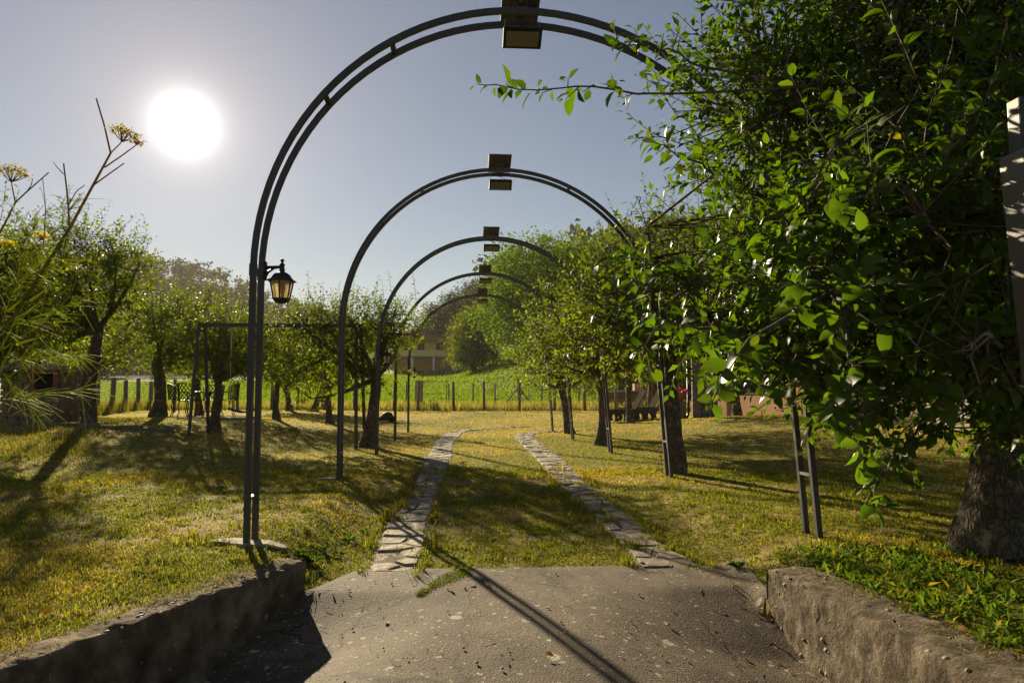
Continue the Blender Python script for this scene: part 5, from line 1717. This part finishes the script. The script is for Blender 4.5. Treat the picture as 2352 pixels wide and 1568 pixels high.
def lawn_grass():
    rng = np.random.default_rng(91)
    # near: real density falls with distance
    def cand(n, d0, d1, pw=1.0):
        d = d0 * (d1 / d0) ** rng.random(n)
        th = rng.uniform(-.72, .72, n) + YAW
        return CAM[0] + d * np.sin(th), d * np.cos(th), d
    x, y, d = cand(380000, 2.3, 11.0)
    bare = fbm(x * 2.6, y * 2.6, 73) + .4 * (vnoise(x * 15, y * 15, 74) - .5)
    k = allowed(x, y) & ((bare > .40) | (rng.random(len(x)) < .22)); x, y, d = x[k], y[k], d[k]
    n = len(x)
    tuft = sstep((vnoise(x * 7, y * 7, 75) - .72) / .12)
    lush = sstep((fbm(x * 1.6, y * 1.6, 71) - .45) / .25)
    h = (.011 + .010 * rng.random(n) + .022 * lush * rng.random(n) ** 3) * (1 + .02 * d)
    w = np.maximum(.0036, d * .0009) * rng.uniform(.7, 1.6, n)
    near_wall = ((y < 5.2) & (np.abs(x) < 4))
    h = np.where(near_wall, h * 1.25, h) * (1 + 1.2 * tuft)
    h = np.where(track_mask(x, y, 1.3), h * 2.4, h)
    v, f, c = blades(x, y, h, w, rng, grass_cols(x, y, rng, n), 1.3, 2)
    tag(raw_mesh('grass', v, f, M['grass'], cols=c), 'short green and straw-coloured lawn grass in the foreground', 'grass', kind='stuff')
    x, y, d = cand(230000, 10.0, 41.0)
    k = allowed(x, y) & (y < 37.2); x, y, d = x[k], y[k], d[k]; n = len(x)
    h = (.016 + .012 * rng.random(n)) * (1 + .012 * d); w = d * .0010 * rng.uniform(.8, 1.5, n)
    v, f, c = blades(x, y, h, w, rng, grass_cols(x, y, rng, n), .9, 1)
    tag(raw_mesh('grass', v, f, M['grass'], cols=c), 'short lawn grass stretching back to the fence', 'grass', kind='stuff')
    # dry grass spilling over the wall tops
    n = 9000
    y = 1.8 + 3.1 * rng.random(n); lft = rng.random(n) < .6
    off = .02 + .26 * rng.random(n) ** .7
    x = np.where(lft, wall_left_x(y) - off * .9, wall_right_x(y) + .06 + off)
    k = (fbm(x * 4, y * 4, 83) > .44) & ((off > .12) | (rng.random(n) < .35))
    x, y, off = x[k], y[k], off[k]; n = len(x)
    cc = np.array((.40, .32, .17)) * rng.uniform(.35, 1.2, (n, 1)); gs = rng.random(n) < .25; cc[gs] = np.array((.16, .20, .03))
    v, f, c = blades(x, y, .006 + .018 * rng.random(n) ** 2, np.full(n, .003), rng, cc, 4.0, 2)
    v[:, 2] += .028 + np.where(np.repeat(ground(x, y) < -.05, 5), -np.repeat(ground(x, y), 5), 0)
    tag(raw_mesh('dry_grass', v, f, M['grass'], cols=c), 'dry grass spilling over the tops of both low walls', 'grass', kind='stuff')
    # tall dry grass between the fences and along the left fence
    n = 26000
    x = rng.uniform(-22, 20, n); y = 37.2 + 5.4 * rng.random(n)
    h = .28 + .35 * rng.random(n); w = .02 + .03 * rng.random(n)
    cc = np.array((.32, .27, .11)) * rng.uniform(.5, 1.25, (n, 1)); gsel = rng.random(n) < .3; cc[gsel] = np.array((.13, .16, .03))
    p = [blades(x, y, h, w, rng, cc, .5, 1)]
    n = 9000; t = rng.random(n)
    i = rng.integers(1, len(fl_pts) - 1, n)
    A = np.array(fl_pts)[i]; B = np.array(fl_pts)[i + 1]
    q = A + (B - A) * t[:, None]
    x = q[:, 0] + rng.normal(size=n) * .28 - .1; y = q[:, 1] + rng.normal(size=n) * .2
    cc = np.array((.26, .20, .06)) * rng.uniform(.5, 1.3, (n, 1)); gsel = rng.random(n) < .45; cc[gsel] = np.array((.10, .14, .025))
    p.append(blades(x, y, .15 + .6 * rng.random(n) ** 2, np.full(n, .022), rng, cc, .5, 1))
    # dry weeds below the left edging
    n = 4500
    px = rng.uniform(-30, 215, n); py = rng.uniform(985, 1050, n) + (px < 60) * 8
    qq = np.array([at(float(a), float(b)) for a, b in zip(px[:400], py[:400])])
    j = rng.integers(0, 400, n)
    x = qq[j, 0] + rng.normal(size=n) * .12; y = qq[j, 1] + rng.normal(size=n) * .25
    cc = np.array((.24, .19, .06)) * rng.uniform(.5, 1.3, (n, 1)); gsel = rng.random(n) < .4; cc[gsel] = np.array((.10, .15, .025))
    p.append(blades(x, y, .02 + .09 * rng.random(n) ** 2, np.full(n, .012), rng, cc, .8, 1))
    vs, fs, cs, o = [], [], [], 0
    for v, f, c in p: vs.append(v); fs.append(f + o); cs.append(c); o += len(v)
    tag(raw_mesh('tall_grass', np.concatenate(vs), np.concatenate(fs), M['grass'], cols=np.concatenate(cs)), 'tall dry grass along the fences', 'grass', kind='stuff')
    # meadow blades
    n = 70000
    Y = 42.6 * (120 / 42.6) ** rng.random(n); x = CAM[0] + Y * np.tan(rng.uniform(-.45, .45, n))
    cc = np.array((.15, .225, .016)) * rng.uniform(.6, 1.3, (n, 1))
    v, f, c = blades(x, Y, .12 + .0022 * Y, .0022 * Y, rng, cc, .6, 1)
    tag(raw_mesh('meadow_grass', v, f, M['grass'], cols=c), 'bright green grass of the rising meadow', 'grass', kind='stuff')


lawn_grass()


# weeds: broad-leaved rosettes and tufts
def weed(x, y, size, n, label, col=(.085, .15, .02), up=.9, group='weeds by the drive', wid=1.0):
    rng = np.random.default_rng(int(abs(x * 1000 + y * 77)))
    z = g1(x, y)
    r = thing('weed', (x, y, z), label, 'weed', group)
    a = rng.random(n) * 6.28
    D = unit(np.stack([np.cos(a), np.sin(a), np.full(n, up) * rng.uniform(.4, 1.6, n)], 1))
    Pq = np.array([x, y, z]) + np.stack([np.cos(a), np.sin(a), np.zeros(n)], 1) * size * .25 * rng.random((n, 1))
    t, tf = LEAF_HI; t = t.copy(); t[:, 1] *= .55 * wid; t[:, 2] *= 1.6
    v, f = leaf_verts(Pq, D, unit(np.array([0, 0, 1.0]) + rng.normal(size=(n, 3)) * .3), size * rng.uniform(.6, 1.2, n), (t, tf))
    cols = leaf_colours(rng, n, col, .03)
    # half of the leaves form an inner rosette, the rest an outer one
    h = (n // 2)
    m = len(t)
    raw_mesh('inner_leaves', v[:h * m], f[:h * len(tf)], M['grass'], r, True, np.repeat(cols[:h], m, 0))
    raw_mesh('outer_leaves', v[h * m:], f[h * len(tf):] - h * m, M['grass'], r, True, np.repeat(cols[h:], m, 0))
    return r


for (px, py, s, n, lab) in [(720, 1290, .10, 26, 'leafy green weed at the end of the left wall'), (745, 1262, .08, 20, 'weed just behind the end of the left wall'),
                            (800, 1242, .09, 26, 'upright bright weed on the bank left of the track'), (775, 1275, .07, 18, 'low weed rooted on the bank beside the track start'),
                            (690, 1268, .07, 16, 'small weed beside the nearest left post footing'), (835, 1222, .06, 16, 'smallest weed touching the left track edge'),
                            (1890, 1300, .075, 40, 'dense green tuft on top of the right wall end'), (1690, 1300, .06, 26, 'green tuft right of the right track start')]:
    p = at(px, py); weed(float(p[0]), float(p[1]), s, n, lab)
# ground cover of broader leaves right of the right wall
def cover():
    rng = np.random.default_rng(8)
    n = 5200
    x = 1.62 + 1.7 * rng.random(n); y = 2.5 + 2.6 * rng.random(n)
    k = fbm(x * 1.5, y * 1.5, 13) > .40
    x, y = x[k], y[k]; n = len(x)
    D = unit(np.stack([rng.normal(size=n), rng.normal(size=n), rng.uniform(.3, 1.3, n)], 1))
    t, tf = LEAF_LO; t = t.copy(); t[:, 1] *= .6
    cols = leaf_colours(rng, n, (.09, .15, .02), .06)
    v, f = leaf_verts(np.stack([x, y, ground(x, y) + .0 * x], 1), D, unit(np.array([0, 0, 1.]) + rng.normal(size=(n, 3)) * .4), rng.uniform(.035, .085, n), (t, tf))
    tag(raw_mesh('ground_cover', v, f, M['grass'], None, True, np.repeat(cols, len(t), 0)), 'broad-leaved green ground cover right of the right wall', 'ground cover', kind='stuff')
    # grass tongue and weeds growing in the cracks of the drive
    n = 5200
    t_ = rng.random(n) ** 1.25
    A, Bq = at(1085, 1322), at(932, 1388)
    wd = (1.15 - t_) * (.6 + .8 * vnoise(t_ * 7, t_ * 0, 17)); x = A[0] + (Bq[0] - A[0]) * t_ - .05 * wd * rng.random(n); y = A[1] + (Bq[1] - A[1]) * t_ + .24 * wd * rng.random(n)
    k = fbm(x * 9, y * 9, 19) + .35 * (1 - t_) > .5
    x, y = x[k], y[k]; n = len(x)
    v, f, c = blades(x, y, .012 + .026 * rng.random(n), np.full(n, .0042), rng, grass_cols(x, y, rng, n) * np.array([.85, .95, .8]), 1.3, 2)
    tag(raw_mesh('grass', v, f, M['grass'], cols=c), 'tongue of grass creeping over the edge of the drive', 'grass', kind='stuff')
    n = 420; t_ = rng.random(n); A, Bq = at(768, 1520), at(700, 1548)
    x = A[0] + (Bq[0] - A[0]) * t_ + rng.normal(size=n) * .02; y = A[1] + (Bq[1] - A[1]) * t_ + rng.normal(size=n) * .02
    v, f, c = blades(x, y, .006 + .016 * rng.random(n), np.full(n, .007), rng, np.tile(np.array((.07, .12, .02)), (n, 1)) * rng.uniform(.6, 1.3, (n, 1)), .9, 2)
    tag(raw_mesh('grass', v, f, M['grass'], cols=c), 'small strip of weeds in a crack of the drive', 'grass', kind='stuff')
    # straw litter, dead leaves on drive and banks
    n = 2600
    x = rng.uniform(-2.6, 2.4, n); y = 3.0 + 3.2 * rng.random(n) ** .8
    near = np.minimum(np.abs(x - wall_left_x(np.minimum(y, 4.9))), np.abs(x - wall_right_x(y)))
    k = (rng.random(n) < np.exp(-near / .16) + .03)
    x, y = x[k], y[k]; n = len(x)
    az = rng.random(n) * 6.28
    L = rng.uniform(.02, .10, n)[:, None]
    d = np.stack([np.cos(az), np.sin(az), rng.normal(size=n) * .15], 1)
    p0 = np.stack([x, y, ground(x, y) + .012], 1)
    ln = np.stack([p0, p0 + d * L * .5 + rng.normal(size=(n, 3)) * .004, p0 + d * L], 1)
    v, f = strands(ln, .0016, .0008, 3)
    tag(raw_mesh('straw', v, f, M['grass'], cols=np.tile(np.array((.34, .26, .13)), (len(v), 1)) * rng.uniform(.5, 1.2, (len(v), 1))), 'dry straw and stalks littered along the walls', 'straw', kind='stuff')


cover()
# red flower by the second right post
M['poppy'] = plain('poppy_red', (.60, .045, .02), .6)
pf_ = at(1522, 1090)
fx, fy = float(pf_[0]), float(pf_[1]); fz = g1(fx, fy)
fw = thing('red_flower', (fx, fy, fz), 'small red flower at the foot of the gnarled trunk', 'flower')
MB().tube([(fx, fy, fz), (fx - .01, fy, fz + .12), (fx - .02, fy, fz + .24)], .003, 5).build('stem', M['twig'], fw)
rngp = np.random.default_rng(6); dd = unit(rngp.normal(size=(14, 3)) + np.array([0, 0, .6]))
v, f = leaf_verts(np.tile(np.array([fx - .02, fy, fz + .24]), (14, 1)), dd, unit(rngp.normal(size=(14, 3))), np.full(14, .035), LEAF_LO)
raw_mesh('petals', v, f, M['poppy'], fw)

# ------------------------------------------------------------------ haze
def haze():
    m = bpy.data.materials.new('haze'); m.use_nodes = True
    n, l = m.node_tree.nodes, m.node_tree.links
    n.clear()
    o = n.new('ShaderNodeOutputMaterial'); v = n.new('ShaderNodeVolumePrincipled')
    v.inputs['Color'].default_value = (.74, .68, .61, 1)
    v.inputs['Density'].default_value = 0.00024
    v.inputs['Anisotropy'].default_value = 0.25
    l.new(v.outputs[0], o.inputs['Volume'])
    mb = MB(); mb.box((-50, 500, 43), (1420, 1420, 110))
    ob = mb.build('haze', m)
    tag(ob, 'thin warm evening haze', kind='stuff')
    return ob


haze()


# grit and fallen leaves on the drive
def grit():
    rng = np.random.default_rng(44)
    n = 260
    x = rng.uniform(-1.6, 1.3, n); y = 3.1 + 2.2 * rng.random(n)
    base = MB().lathe([(.0, -.6), (.8, -.2), (.9, .25), (.0, .7)], 5)
    bv = np.array(base.v); pv, pf = [], []
    for i in range(n):
        r = .003 + .007 * rng.random() ** 3
        q = bv * r * rng.uniform(.7, 1.3, 3) + np.array([x[i], y[i], g1(x[i], y[i]) + .012])
        k0 = len(pv); pv += q.tolist(); pf += [tuple(k0 + j for j in ff) for ff in base.f]
    tag(raw_mesh('grit', np.array(pv), pf, M['pebble']), 'loose grit scattered over the drive', 'grit', kind='stuff')
    n = 60
    x = rng.uniform(-2.6, 2.6, n); y = 3.0 + 5 * rng.random(n)
    D = unit(np.stack([rng.normal(size=n), rng.normal(size=n), rng.uniform(-.1, .3, n)], 1))
    z = ground(x, y) + .022
    v, f = leaf_verts(np.stack([x, y, z], 1), D, unit(np.array([0, 0, 1.]) + rng.normal(size=(n, 3)) * .4), rng.uniform(.03, .06, n), LEAF_MID)
    tag(raw_mesh('fallen_leaves', v, f, M['grass'], None, True, np.repeat(np.array((.20, .11, .04)) * rng.uniform(.5, 1.5, (n, 1)), len(LEAF_MID[0]), 0)), 'a few brown fallen leaves on drive and lawn', 'fallen leaves', kind='stuff')


grit()
